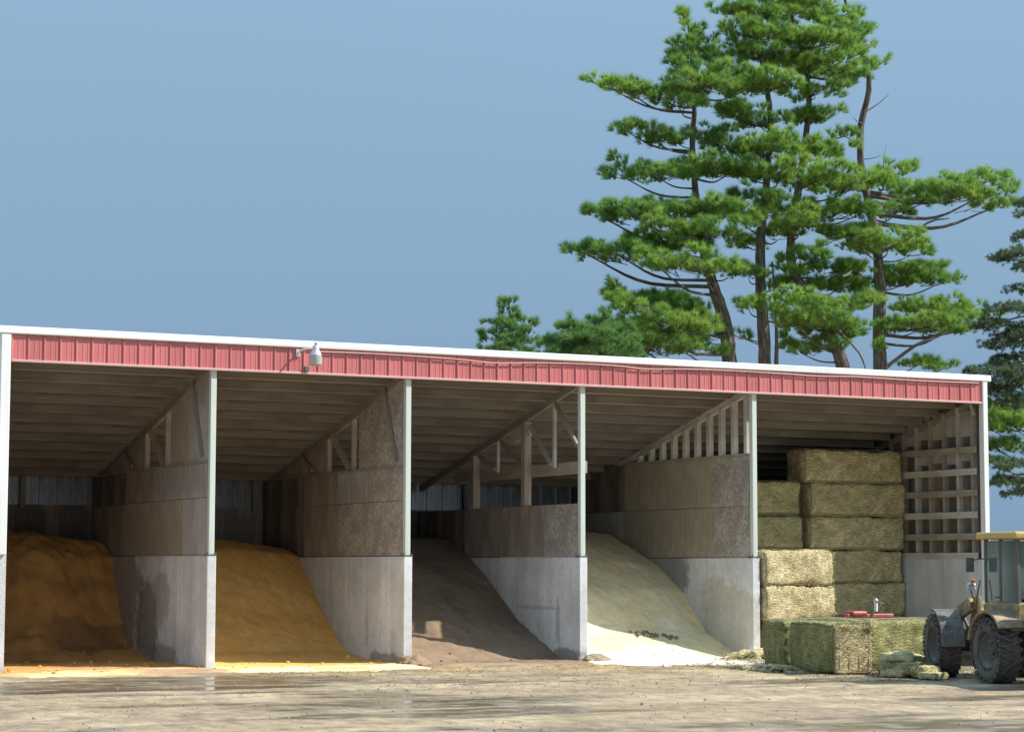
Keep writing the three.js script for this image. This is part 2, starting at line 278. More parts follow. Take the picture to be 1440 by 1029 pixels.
for (let k = 1; k < 5; k++) {
  const x = BAYS[k], p = part('partition_wall', shed); srand(100 + k);
  const cg = rbox(0.22, SEAM, DEEP - 0.02, 0.018, 0, 0, 0, 2); // face uv laid 0..1 over the long sides
  { const pos = cg.attributes.position, uv = cg.attributes.uv; for (let i = 0; i < pos.count; i++) uv.setXY(i, pos.getZ(i) / DEEP + 0.5 + (Math.abs(cg.attributes.normal.getZ(i)) > 0.7 ? pos.getX(i) * 0.1 : 0), pos.getY(i) / SEAM + 0.5); }
  const cm = mat({ map: concreteMap(k * 3 + 1, blots[k]), bumpMap: concreteBump.clone(), bumpScale: 0.006, roughness: 0.9 }); cm.bumpMap.repeat.set(8, 2);
  const c = mesh('concrete_base', cg, cm, p); c.position.set(x, SEAM / 2, -DEEP / 2 + 0.04);
  const cols = [-0.17, -2.0, -4.44, -6.88, -DEEP + 0.06];
  const kinds = [0, ['grey', 'tan', 'tan', 'brown'], ['mottled', 'mottled', 'brown', 'dark'], ['mottled', 'brown', 'brown', 'dark'], ['mottled', 'tan', 'tan', 'grey']][k];
  const kinds2 = [0, ['grey', 'grey', 'brown', 'dark'], ['mottled', 'grey', 'brown', 'dark'], 0, ['mottled', 'tan', 'tan', 'dark']][k];
  for (let j = 0; j < 4; j++) {
    panel(p, x, SEAM + 0.01, 3.95, cols[j + 1], cols[j], kinds[j]);
    if (k !== 3) panel(p, x, 3.95, TOPS[k], cols[j + 1], cols[j], kinds2[j]);
  }
  if (k < 3) {                                            // boarded up to the rafters, one bay of the truss left open
    const gable = (z0, z1, kind) => {
      const s = new THREE.Shape([[z0 + 0.005, 4.77], [z1 - 0.005, 4.77], [z1 - 0.005, rafterBottom(z1) + 0.02], [z0 + 0.005, Math.max(4.78, rafterBottom(z0) + 0.02)]].map(([a, b]) => new THREE.Vector2(a, b)));
      const g = new THREE.ExtrudeGeometry(s, { depth: 0.13, bevelEnabled: false }); g.rotateY(-Math.PI / 2).translate(x + 0.065, 0, 0);
      mesh('plywood_panel', g, ply[kind], p);
    };
    const o0 = k === 1 ? -3.04 : -3.0, o1 = -5.3;
    gable(-1.6, -0.17, k === 1 ? 'grey' : 'mottled'); gable(o0, -1.6, k === 1 ? 'tan' : 'mottled'); gable(-7.2, o1, 'brown'); gable(-8.9, -7.2, 'brown');
    mesh('truss_strut', bar([x, 4.77, o1 + 0.06], [x, rafterBottom(o1 + 0.06) + 0.03, o1 + 0.06], 0.12, 0.1), M.timber, p);
    mesh('truss_strut', bar([x, 4.77, -3.5], [x, rafterBottom(-3.5) + 0.03, -3.5], 0.12, 0.1), M.timber, p);
    mesh('truss_brace', bar([x - 0.01, 4.8, -3.7], [x - 0.01, rafterBottom(-5.0) + 0.06, -5.0], 0.1, 0.14), M.timber, p);
    mesh('wall_plate', swapUV(span(x - 0.1, x + 0.1, 4.763, 4.80, -DEEP + 0.06, -0.18)), M.timber, p);
    mesh('truss_brace', bar([x - 0.1, 4.9, -0.5], [x - 0.1, 6.7, -1.3], 0.05, 0.12), M.timberDark, p);
    mesh('truss_brace', bar([x - 0.1, 4.9, -6.2], [x - 0.1, 5.3, -7.0], 0.05, 0.12), M.timberDark, p);
  }
  if (k === 3) {
    for (const z of [-3.18, -6.35]) mesh('timber_post', span(x - 0.1, x + 0.1, 3.96, rafterBottom(z) + 0.02, z - 0.1, z + 0.1), M.timber, p);
    mesh('tie_beam', swapUV(span(x - 0.06, x + 0.06, 4.72, 5.02, -8.0, -0.2)), M.timber, p).position.x = 0.17;
    for (const [z, y] of [[-1.55, 6.6], [-4.9, 5.75]]) mesh('truss_strut', bar([x, 4.9, z], [x, y, z], 0.08, 0.09), M.timberPale, p);
    mesh('truss_brace', bar([x, 6.55, -1.5], [x, 5.42, -0.3], 0.07, 0.1), M.timberDark, p);
    mesh('truss_brace', bar([x, 5.0, -1.75], [x, 6.05, -2.95], 0.07, 0.12), M.timber, p);
    mesh('truss_brace', bar([x, 5.0, -3.4], [x, 5.75, -4.7], 0.07, 0.12), M.timberDark, p);
    mesh('truss_brace', bar([x, 5.0, -5.1], [x, 5.4, -6.1], 0.07, 0.12), M.timber, p);
    mesh('truss_strut', bar([x + 0.05, 5.9, -3.0], [x + 0.05, 5.75, -3.9], 0.12, 0.16), M.timberPale, p);
  }
  if (k === 4) {
    mesh('wall_plate', span(x - 0.09, x + 0.09, 5.293, 5.34, -6.9, -0.18), M.timber, p);
    for (let j = 0; j < 11; j++) { const z = -0.32 - j * 0.63, y = rafterBottom(z) + 0.04; if (y > 5.45) mesh('stud', span(x - 0.09, x + 0.05, 5.342, y, z - 0.07, z + 0.07), M.timberPale, p); }
  }
}
{ // back wall
  const p = part('back_wall', shed); srand(77);
  mesh('concrete_base', span(bx0, bx1, 0, SEAM, -DEEP - 0.27, -DEEP - 0.02), M.concrete, p);
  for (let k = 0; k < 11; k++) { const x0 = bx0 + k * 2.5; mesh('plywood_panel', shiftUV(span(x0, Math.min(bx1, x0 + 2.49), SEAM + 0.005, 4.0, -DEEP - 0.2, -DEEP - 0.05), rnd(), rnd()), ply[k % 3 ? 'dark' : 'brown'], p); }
  const w = 0.5, prof = [[0, 0], [0.02, 0.03], [0.06, 0.03], [0.08, 0], [0.28, 0], [0.3, 0.012], [0.34, 0.012], [0.36, 0], [w, 0], [w, -0.01], [0, -0.01]];
  const g = new THREE.ExtrudeGeometry(new THREE.Shape(prof.map(([a, b]) => new THREE.Vector2(a, -b))), { depth: 1.2, bevelEnabled: false }); g.rotateX(-Math.PI / 2);
  for (let k = 0; k < 55; k++) mesh('metal_panel', g, M.galv, p).position.set(bx0 + k * w, 3.98, -DEEP - 0.1);
  for (let k = 0; k < 12; k++) mesh('timber_post', span(0.6 + k * 2.2, 0.75 + k * 2.2, 3.9, 4.95, -DEEP - 0.04, -DEEP + 0.1), M.timberDark, p);
}
{ // end wall with open studs and girts inside
  const p = part('end_wall', shed), x = BAYS[5]; srand(31);
  mesh('concrete_base', span(x - 0.15, x + 0.12, 0, SEAM, -DEEP - 0.26, -0.11), M.concrete, p);
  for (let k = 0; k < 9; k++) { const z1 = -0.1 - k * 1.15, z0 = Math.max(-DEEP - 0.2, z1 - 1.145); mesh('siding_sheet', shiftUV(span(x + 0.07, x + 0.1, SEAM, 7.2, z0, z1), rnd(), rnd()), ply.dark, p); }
  for (let k = 0; k < 15; k++) { const z = -0.42 - k * 0.64; mesh('stud', span(x - 0.09, x + 0.068, SEAM + 0.002, deckUnder(z) - 0.22, z - 0.05, z + 0.05), k % 3 === 1 ? M.timberPale : M.timber, p); }
  [2.68, 3.22, 3.82, 4.43, 5.02, 5.63].forEach((y, k) => mesh('girt', swapUV(span(x - 0.155, x - 0.093, y - 0.09, y + 0.09, -DEEP, -0.2)), k % 2 ? M.timber : M.timberPale, p));
  for (let k = 0; k < 5; k++) { const z = -0.42 - k * 0.64; mesh('board', shiftUV(span(x + 0.0, x + 0.03, 5.95 + rr(-0.1, 0.1), 6.75, z - 0.585, z - 0.055), rnd(), rnd()), ply.grey, p); if (k < 4) mesh('board', shiftUV(span(x + 0.0, x + 0.03, 5.3 + rr(-0.05, 0.05), 5.72, z - 0.585, z - 0.055), rnd(), rnd()), ply.grey, p); }
  mesh('corner_brace', bar([x - 0.12, 6.95, -0.4], [x - 0.12, 6.6, -0.25], 0.05, 0.08), M.timberPale, p);
  const q = part('end_wall', shed);
  mesh('concrete_base', span(-0.16, 0.1, 0, SEAM, -DEEP, -0.0), M.concrete, q);
  mesh('siding_sheet', span(-0.12, 0.05, SEAM, 7.2, -DEEP, -0.11), ply.brown, q);
}
{ // cable run clipped to the fascia
  const pts = [[7.3, 7.455], [8.6, 7.47], [9.86, 7.46], [11.2, 7.43], [11.97, 7.39], [13.2, 7.44], [14.54, 7.47], [15.6, 7.46], [16.3, 7.42], [17.4, 7.46], [18.3, 7.48], [20.5, 7.47], [21.6, 7.45], [22.8, 7.48], [25, 7.46], [26.98, 7.475]].map(([x, y]) => [x, y - 0.02, 0.095]);
  mesh('conduit', tube(pts, [0.016, 0.016], 90, 6), M.pinkTrim, shed);
}

// ------------------------------------------------------------------ yard light on the fascia
{
  const t = thing('yard_light', 'grey dusk-to-dawn yard light on a bracket arm over the second bay', 'lamp', [6.88, 7.38, 0.08]); t.scale.setScalar(0.88);
  mesh('mounting_plate', rbox(0.12, 0.2, 0.03, 0.01), M.lampMetal, t);
  mesh('arm', tube([[0, 0, 0.01], [0.02, 0.06, 0.2], [0.06, 0.08, 0.5], [0.12, 0.06, 0.8]], [0.026, 0.024], 14, 8), M.white, t);
  const hx = 0.16, hz = 0.92;
  const head = (pts) => new THREE.LatheGeometry(pts.map(([r, y]) => new THREE.Vector2(r, y)), 24).translate(hx, 0, hz);
  mesh('housing', head([[0.001, 0.14], [0.05, 0.14], [0.085, 0.11], [0.095, 0.0], [0.12, -0.04], [0.16, -0.13], [0.165, -0.15], [0.001, -0.15]]), M.lampMetal, t);
  mesh('photocell', head([[0.001, 0.21], [0.03, 0.205], [0.036, 0.145], [0.001, 0.145]]), mat({ color: lin(0.2, 0.22, 0.3), roughness: 0.5 }), t);
  mesh('refractor', head([[0.165, -0.155], [0.17, -0.2], [0.165, -0.38], [0.15, -0.4], [0.14, -0.38], [0.15, -0.2], [0.15, -0.155]]), new THREE.MeshPhysicalMaterial({ color: lin(0.62, 0.62, 0.58), roughness: 0.35, transmission: 0.4, thickness: 0 }), t);
  mesh('dark_box', rbox(0.12, 0.14, 0.08, 0.012, 0.25, -0.42, 0.03), M.steel, t);  // small dark box added for a dark smudge on the fascia
}

// ------------------------------------------------------------------ feed heaps in the bins
const clods = [], clodCol = [];
function heap(name, label, x0, x1, L, R, bulge, apron, o) {
  const nx = 96, z1 = 3.6, z0 = -DEEP + 0.03, nz = 210, pos = [], col = [], uv = [], idx = [], s = o.seed;
  for (let j = 0; j <= nz; j++) for (let i = 0; i <= nx; i++) {
    const f = i / nx, z = lerp(z1, z0, j / nz), over = z > 0.06 ? 0.55 * smooth(0.06, 1.2, z) : 0;
    const x = lerp(x0 + 0.113 - over, x1 - 0.113 + over, f);
    const zz = z - bulge * Math.sin(Math.PI * f) - (fbm(x * 0.7 + s, z * 0.3, 3, s) - 0.5) * o.wander;
    let y = lerp(table(L, zz), table(R, zz), f);
    if (y > 0.02) y += Math.min(1, y * 2) * ((fbm(x * 1.3 + s, z * 1.6, 4, s + 3) - 0.5) * o.lump + (fbm(x * 5 + s, z * 5, 3, s + 6) - 0.5) * o.clod);
    const edge = apron + 1.5 * (fbm(x * 0.55 + s, 4 + z * 0.2, 4, s + 9) - 0.5) - 1.2 * smooth(0.75, 1.0, Math.abs(f - 0.5) * 2);
    const layer = 0.035 * clamp((edge - z) / 0.7, -1, 1) + (fbm(x * 3, z * 3, 3, s + 12) - 0.5) * 0.035;
    y = Math.max(y, layer, -0.06);
    pos.push(x, y + 0.012, z); uv.push(x, y * 0.8 - z);
    const sunPale = smooth(0.46, 0.58, 0.5 + 0.16 * (z - o.sunPale) + 0.9 * (fbm(x * 0.8 + s, z * 1.4, 5, s + 21) - 0.5));   // paler toward the front: overexposed sunlit strip put into the colour
    col.push(...mixc([1, 1, 1], o.pale, sunPale));
  }
  for (let j = 0; j < nz; j++) for (let i = 0; i < nx; i++) { const a = j * (nx + 1) + i, b = a + nx + 1; idx.push(a, a + 1, b, a + 1, b + 1, b); }
  const g = new THREE.BufferGeometry();
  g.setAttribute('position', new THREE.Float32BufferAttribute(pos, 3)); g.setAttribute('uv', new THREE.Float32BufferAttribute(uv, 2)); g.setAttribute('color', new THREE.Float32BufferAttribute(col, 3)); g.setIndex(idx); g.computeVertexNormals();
  const map = tex(1024, 1024, (u, v) => {
    const a = u * 8, b = v * 8, n = fbm(a * 0.75, b * 0.75, 5, s + 40, 6, 6), st = fbm(a * 3, b * 0.75, 4, s + 44, 24, 6), gr = vn(u * 512, v * 512, s, 512, 512), cl = fbm(a * 5, b * 5, 3, s + 47, 40, 40);
    let c = mixc(o.a, o.b, smooth(0.32, 0.68, n * 0.65 + st * 0.35));
    if (o.c) c = mixc(c, o.c, o.ck * smooth(0.56, 0.68, fbm(a * 0.5 + 3, b * 0.5, 4, s + 60, 4, 4)));
    return mul(c, 0.84 + 0.22 * (gr - 0.3) + 0.26 * (cl - 0.4));
  }, { repeat: [1 / 8, 1 / 8] });
  const bump = tex(512, 512, (u, v) => 0.5 * fbm(u * 60, v * 60, 3, s + 5, 60, 60) + 0.5 * vn(u * 200, v * 200, s + 8, 200, 200), { color: false, repeat: [1 / 2.5, 1 / 2.5] });
  srand(s * 11 + 5);                                      // clods that rolled down the slope
  for (let k = 0; k < 150; k++) {
    const i = Math.floor(rnd() * (pos.length / 3)), x = pos[i * 3], y = pos[i * 3 + 1], z = pos[i * 3 + 2]; if (y < 0.03 || y > 2.2 * rnd() || z > 1.5) continue;
    const r = 0.02 + 0.05 * rnd() * rnd(); clods.push(new THREE.IcosahedronGeometry(r, 0).scale(1.2, 0.8, 1).rotateY(rnd() * 6).translate(x, y + r * 0.3, z)); clodCol.push(mul(o.b, rr(0.6, 1.05)));
  }
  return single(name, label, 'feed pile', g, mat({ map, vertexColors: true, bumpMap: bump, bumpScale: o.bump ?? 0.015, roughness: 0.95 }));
}
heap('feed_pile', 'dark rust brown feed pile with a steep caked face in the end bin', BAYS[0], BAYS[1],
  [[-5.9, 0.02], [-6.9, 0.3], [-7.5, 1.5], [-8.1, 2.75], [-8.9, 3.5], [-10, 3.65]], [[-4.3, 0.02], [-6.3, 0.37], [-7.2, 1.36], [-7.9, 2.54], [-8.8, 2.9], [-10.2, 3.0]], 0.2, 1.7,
  { sunPale: 0.6, pale: [1.2, 1.65, 3.0], seed: 3, wander: 0.9, lump: 0.22, clod: 0.16, a: [0.63, 0.29, 0.075], b: [0.75, 0.38, 0.11], c: [0.30, 0.145, 0.06], ck: 0.75 });
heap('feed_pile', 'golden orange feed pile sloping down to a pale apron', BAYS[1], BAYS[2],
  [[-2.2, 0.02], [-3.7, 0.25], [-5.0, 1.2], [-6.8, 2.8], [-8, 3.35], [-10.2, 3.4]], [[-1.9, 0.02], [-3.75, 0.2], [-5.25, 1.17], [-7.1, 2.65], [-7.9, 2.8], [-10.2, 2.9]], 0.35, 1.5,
  { sunPale: 0.2, pale: [1.0, 1.45, 3.0], seed: 13, wander: 0.5, lump: 0.1, clod: 0.07, a: [0.90, 0.46, 0.115], b: [0.93, 0.53, 0.15], c: [0.86, 0.42, 0.10], ck: 0.4 });
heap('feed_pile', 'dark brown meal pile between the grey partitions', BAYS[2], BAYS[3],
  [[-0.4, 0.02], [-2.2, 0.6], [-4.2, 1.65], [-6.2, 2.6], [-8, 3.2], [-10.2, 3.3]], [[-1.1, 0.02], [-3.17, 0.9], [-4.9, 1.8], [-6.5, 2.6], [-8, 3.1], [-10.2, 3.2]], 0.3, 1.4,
  { sunPale: 0.8, pale: [1.5, 1.5, 1.3], seed: 23, wander: 0.4, lump: 0.07, clod: 0.09, a: [0.215, 0.145, 0.092], b: [0.285, 0.20, 0.13], c: [0.35, 0.24, 0.15], ck: 0.35 });
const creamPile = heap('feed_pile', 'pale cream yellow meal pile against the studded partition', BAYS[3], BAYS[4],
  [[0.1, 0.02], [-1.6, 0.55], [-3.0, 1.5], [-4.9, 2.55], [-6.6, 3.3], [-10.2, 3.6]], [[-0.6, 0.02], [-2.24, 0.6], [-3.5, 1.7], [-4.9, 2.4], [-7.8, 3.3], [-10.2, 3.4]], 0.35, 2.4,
  { sunPale: -0.2, pale: [1.0, 1.12, 1.6], seed: 37, wander: 0.5, lump: 0.08, clod: 0.05, a: [0.97, 0.755, 0.40], b: [0.97, 0.82, 0.52], c: [0.97, 0.74, 0.35], ck: 0.5, bump: 0.008 });
{
  clods.forEach((g, i) => { const c = clodCol[i], n = g.attributes.position.count; g.setAttribute('color', new THREE.Float32BufferAttribute(Array.from({ length: n * 3 }, (_, k) => c[k % 3]), 3)); });
  single('loose_clods', 'small loose clods rolled down the slopes of the feed piles', 'clods', mergeGeometries(clods), mat({ vertexColors: true, roughness: 0.95 })).userData.kind = 'stuff';
}
function mound(x, z, r, h, col, label) {
  const g = new THREE.SphereGeometry(1, 40, 20, 0, Math.PI * 2, 0, Math.PI / 2), p = g.attributes.position;
  for (let i = 0; i < p.count; i++) {
    const a = p.getX(i), y = p.getY(i), b = p.getZ(i), n = 1 + 0.7 * (fbm(a * 2 + x, b * 2 + z, 3, 66) - 0.5) + 0.25 * (fbm(a * 9, b * 9, 2, 68) - 0.5);
    p.setXYZ(i, a * r * n, Math.pow(y, 1.7) * h * n - 0.02, b * r * 0.8 * n);
  }
  g.computeVertexNormals();
  single('feed_mound', label, 'feed pile', g, mat({ color: lin(...col), bumpMap: fine, bumpScale: 0.03, roughness: 0.95 }), [x, 0.005, z]);
}
mound(9.85, 0.25, 0.5, 0.24, [0.30, 0.20, 0.125], 'small brown heap at the foot of the post beside the golden pile');
mound(14.75, 0.3, 0.5, 0.2, [0.33, 0.25, 0.17], 'low grey-brown heap at the foot of the post beside the cream pile');
{ // torn patch on the cream pile: a row of dark clods
  srand(71); const gs = [], ray = new THREE.Raycaster(); creamPile.updateMatrixWorld();
  for (let k = 0; k < 26; k++) {
    const x = rr(16.7, 18.2), z = -1.45 + rr(-0.12, 0.12), r = rr(0.03, 0.075);
    ray.set(new THREE.Vector3(x, 5, z), new THREE.Vector3(0, -1, 0)); const hit = ray.intersectObject(creamPile)[0];
    gs.push(new THREE.IcosahedronGeometry(r, 1).scale(1, rr(0.6, 1.2), 1).translate(x, (hit ? hit.point.y : 0.3) + r * 0.4, z));
  }
  single('dark_clods', 'row of small dark clods fallen on the cream pile', 'clods', merge(gs), mat({ color: lin(0.2, 0.17, 0.1), roughness: 0.95 })).userData.kind = 'stuff';
}

// ------------------------------------------------------------------ hay bales
function strokes(n, s, lo, hi) {                            // tileable field of short stems lying every way
  const W = 512, d = new Float32Array(W * W).fill(0.25); srand(s);
  for (let k = 0; k < n; k++) {
    let x = rnd() * W, y = rnd() * W, a = rnd() < 0.6 ? rr(-0.5, 0.5) : rr(0, 6.28), v = Math.pow(rnd(), 0.8), bend = rr(-0.02, 0.02); const L = rr(lo, hi);
    for (let t = 0; t < L; t++) { x += Math.cos(a); y += Math.sin(a); a += bend; const i = (((y | 0) % W + W) % W) * W + (((x | 0) % W + W) % W), e = Math.sin(Math.PI * t / L); d[i] = lerp(d[i], v, 0.35 + 0.6 * e); for (const dy of [-1, 1]) { const j = (((y + dy | 0) % W + W) % W) * W + (((x | 0) % W + W) % W); d[j] = lerp(d[j], v * 0.8, 0.7 * e); } }
  }
  return d;
}
const stems = strokes(7000, 41, 10, 44);
const hayMap = (a, b, green, s) => tex(512, 512, (u, v) => {
  const n = fbm(u * 5, v * 5, 4, s, 5, 5), m = stems[((v * 512 | 0) % 512) * 512 + (((u * 512 | 0) + s * 37) % 512)], o = fbm(u * 14, v * 14, 3, s + 9, 14, 14);
  const c = mixc(mixc(a, b, smooth(0.35, 0.65, n)), green, 0.75 * smooth(0.46, 0.62, fbm(u * 4, v * 4, 4, s + 12, 4, 4)));
  return mul(c, 0.5 + 0.95 * m + 0.6 * (o - 0.4));
}, { repeat: [1 / 2.9, 1 / 2.9] });
const hayBump = tex(512, 512, (u, v) => stems[((v * 512 | 0) % 512) * 512 + ((u * 512 | 0) % 512)], { color: false, repeat: [1 / 2.9, 1 / 2.9] });
const hay = {
  gold: mat({ map: hayMap([0.64, 0.52, 0.275], [0.73, 0.61, 0.345], [0.56, 0.50, 0.26], 3), bumpMap: hayBump, bumpScale: 0.05, roughness: 0.95 }),
  olive: mat({ map: hayMap([0.64, 0.515, 0.28], [0.72, 0.59, 0.33], [0.56, 0.485, 0.245], 13), bumpMap: hayBump, bumpScale: 0.05, roughness: 0.95 }),
  deep: mat({ map: hayMap([0.27, 0.265, 0.10], [0.34, 0.315, 0.13], [0.195, 0.215, 0.08], 29), bumpMap: hayBump, bumpScale: 0.05, roughness: 0.95 }),
  green: mat({ map: hayMap([0.52, 0.46, 0.22], [0.60, 0.52, 0.26], [0.44, 0.41, 0.18], 23), bumpMap: hayBump, bumpScale: 0.05, roughness: 0.95 }),
};
const strawMat = { deep: mat({ color: lin(0.40, 0.35, 0.16), side: THREE.DoubleSide }), gold: mat({ color: lin(0.60, 0.49, 0.25), side: THREE.DoubleSide }), olive: mat({ color: lin(0.44, 0.38, 0.19), side: THREE.DoubleSide }), green: mat({ color: lin(0.36, 0.33, 0.15), side: THREE.DoubleSide }) };
const twineMat = mat({ color: lin(0.24, 0.20, 0.14), roughness: 0.8 });
function baleGeo(L, H, D, s) {
  const g = mergeVertices(new RoundedBoxGeometry(L, H, D, 3, 0.07)), base = new THREE.BoxGeometry(L, H, D, Math.round(L * 16), Math.round(H * 14), Math.round(D * 14)), pos = base.attributes.position, uv = base.attributes.uv;
  const small = Math.min(L, H, D), r = Math.min(0.13, small * 0.42), amp = Math.min(1, small / 0.8), c = new THREE.Vector3(), q = new THREE.Vector3();
  for (let i = 0; i < pos.count; i++) {
    c.fromBufferAttribute(pos, i); q.set(clamp(c.x, -L / 2 + r, L / 2 - r), clamp(c.y, -H / 2 + r, H / 2 - r), clamp(c.z, -D / 2 + r, D / 2 - r));
    const n = c.clone().sub(q); const nn = n.lengthSq() > 1e-9 ? n.normalize() : n.set(0, 1, 0); c.copy(q).addScaledVector(nn, r);
    const flake = Math.abs(((c.x * 8.5 + s * 0.37 + 0.8 * vn(c.y * 3, c.z * 3, s)) % 1 + 1) % 1 - 0.5) * 2;
    const d = (fbm(c.x * 1.6 + s, (c.y + c.z) * 2.2, 3, s) - 0.5) * 0.13 + (vn(c.x * 9, c.y * 9 + c.z * 5, s + 3) - 0.5) * 0.035 - (Math.abs(nn.x) < 0.6 ? 0.04 * smooth(0.7, 1, flake) * vn(c.x * 2, c.y * 2 + c.z, s + 9) : 0.03 * (vn(c.y * 14, c.z * 6, s + 5) - 0.5));
    c.addScaledVector(nn, d * amp); pos.setXYZ(i, c.x, Math.max(-H / 2, c.y), c.z);
    const a = nn; if (Math.abs(a.x) > 0.7) uv.setXY(i, c.z, c.y); else if (Math.abs(a.y) > 0.7) uv.setXY(i, c.x, c.z); else uv.setXY(i, c.x, c.y);
  }
  const out = mergeVertices(base, 1e-4); out.computeVertexNormals(); g.dispose(); return out;
}
function strawGeo(L, H, D, n, len = 0.11) {                 // stems that stick out of the faces
  const pos = [], nor = [];
  for (let k = 0; k < n; k++) {
    const f = Math.floor(rnd() * 4), e = rnd() < 0.35;
    let x = rr(-L / 2, L / 2), y = rr(-H / 2, H / 2), z = rr(-D / 2, D / 2), nx = 0, ny = 0, nz = 0;
    if (f === 0) { y = H / 2; ny = 1; if (e) z = (rnd() < 0.5 ? -1 : 1) * D / 2; } else if (f === 1) { z = D / 2; nz = 1; if (e) y = H / 2; } else if (f === 2) { x = -L / 2; nx = -1; if (e) y = H / 2; } else { x = L / 2; nx = 1; if (e) z = D / 2; }
    const d = new THREE.Vector3(nx + rr(-1, 1), ny + rr(-0.9, 0.7), nz + rr(-1, 1)).normalize(), l = rr(0.4, 1) * len, w = new THREE.Vector3(rr(-1, 1), rr(-1, 1), rr(-1, 1)).cross(d).normalize().multiplyScalar(0.005);
    const p = new THREE.Vector3(x - nx * 0.05, y - ny * 0.05, z - nz * 0.05), t = p.clone().addScaledVector(d, l + 0.05);
    for (const v of [p.clone().add(w), p.clone().sub(w), t]) { pos.push(v.x, v.y, v.z); nor.push(nx, ny || 0.3, nz); }
  }
  const g = new THREE.BufferGeometry(); g.setAttribute('position', new THREE.Float32BufferAttribute(pos, 3)); g.setAttribute('normal', new THREE.Float32BufferAttribute(nor, 3));
  g.setAttribute('uv', new THREE.Float32BufferAttribute(new Float32Array(pos.length / 3 * 2), 2)); return g;
}
const baleCache = new Map();
function bale(label, kind, [L, H, D], [x, y, z], turn = 0, group, variant = 0, straws = 260) {
  const key = [L, H, D, variant].join(); srand(900 + variant * 31 + Math.round(L * 100));
  if (!baleCache.has(key)) baleCache.set(key, {
    body: baleGeo(L, H, D, 5 + variant * 7).translate(0, H / 2, 0), straw: strawGeo(L, H, D, straws).translate(0, H / 2, 0),
    twine: [-0.36, -0.12, 0.12, 0.36].map((f) => { const a = L / 2 + 0.02, b = H / 2 + 0.02, r = 0.1; return tube([[-a + r, b, 0], [0, b + 0.006, 0], [a - r, b, 0], [a - 0.01, b - r * 0.4, 0], [a, b - r, 0], [a + 0.006, 0, 0], [a, -b + r, 0], [a - r, -b + 0.02, 0], [-a + r, -b + 0.02, 0], [-a, -b + r, 0], [-a - 0.006, 0, 0], [-a, b - r, 0], [-a + 0.01, b - r * 0.4, 0], [-a + r, b, 0]], [0.006, 0.006], 60, 4).translate(0, H / 2, f * D); }),
  });
  const c = baleCache.get(key), t = thing('hay_bale', label, 'hay bale', [x, y, z], turn, group);
  mesh('hay_block', c.body, hay[kind], t);
  for (const g of c.twine) mesh('twine', g, twineMat, t);
  const st = mesh('loose_stems', c.straw, strawMat[kind], t); st.userData.kind = 'stuff';
  return t;
}
const H = 0.95, ORD = ['bottom row', 'second row up', 'third row up', 'fourth row up', 'fifth row up', 'top row'];
srand(200);
for (let k = 0; k < 5; k++)      // tall stack beside the end wall
  bale(`long hay bale in the ${ORD[k]} of the tall stack by the slatted wall`, ['olive', 'olive', 'olive', 'gold', 'olive'][k], [3.34, H, 0.95], [25.34 + 0.05 * Math.sin(k * 2.1), k * H, -3.9 + 0.04 * Math.cos(k * 1.7)], (k % 2 ? 0.008 : -0.006), 'bales of the tall stack', k % 3, 500);
bale('hay bale on top of the tall stack, its end overhanging the greenish stack', 'gold', [3.44, H, 0.95], [25.24, 5 * H, -3.88], 0.006, 'bales of the tall stack', 4, 500);
for (let k = 0; k < 5; k++) bale(`greenish hay bale in the ${['bottom row', 'second row up', 'middle row', 'fourth row up', 'top row'][k]} of the stack behind the corner post`, 'green', [2.5, H, 0.95], [22.12 + 0.03 * Math.sin(k * 3), k * H, -3.75 + 0.05 * Math.sin(k)], 0.02 * Math.sin(k * 2), 'bales of the greenish stack', k % 3 + 5);
for (let k = 0; k < 3; k++) bale(`sunlit golden straw bale, ${['bottom', 'middle', 'top'][k]} one of the short stack beside the post`, 'gold', [2.2, H - 0.02, 0.95], [20.98 + 0.03 * Math.cos(k), k * (H - 0.02), -0.35], 0.015 * (k - 1), 'bales of the short sunlit stack', k + 9, 420);
const lone = bale('lone green-sided hay bale with a straw coloured cut end on the ground', 'deep', [2.4, 1.14, 0.98], [17.18, 0, 6.95], Math.PI / 2 - 0.15, 'bales on the yard', 13, 500);
bale('green hay bale lying across behind the lone front bale', 'deep', [2.4, 1.12, 0.98], [18.16, 0, 4.95], 0, 'bales on the yard', 14, 420);
bale('green hay bale lying beside the loader front wheel', 'deep', [2.4, 1.1, 0.98], [20.62, 0, 4.75], 0.04, 'bales on the yard', 15, 420);
{ // cut end of the lone bale: dry straw coloured stems
  srand(321); const g = baleGeo(0.12, 1.08, 0.92, 77).translate(-1.175, 0.56, 0), o = mesh('cut_end', g, hay.gold, lone); o.userData.label = 'straw coloured cut end';
  const st = mesh('loose_stems', strawGeo(0.1, 1.0, 0.9, 700, 0.2).translate(-1.22, 0.56, 0), strawMat.gold, lone); st.userData.kind = 'stuff';
}
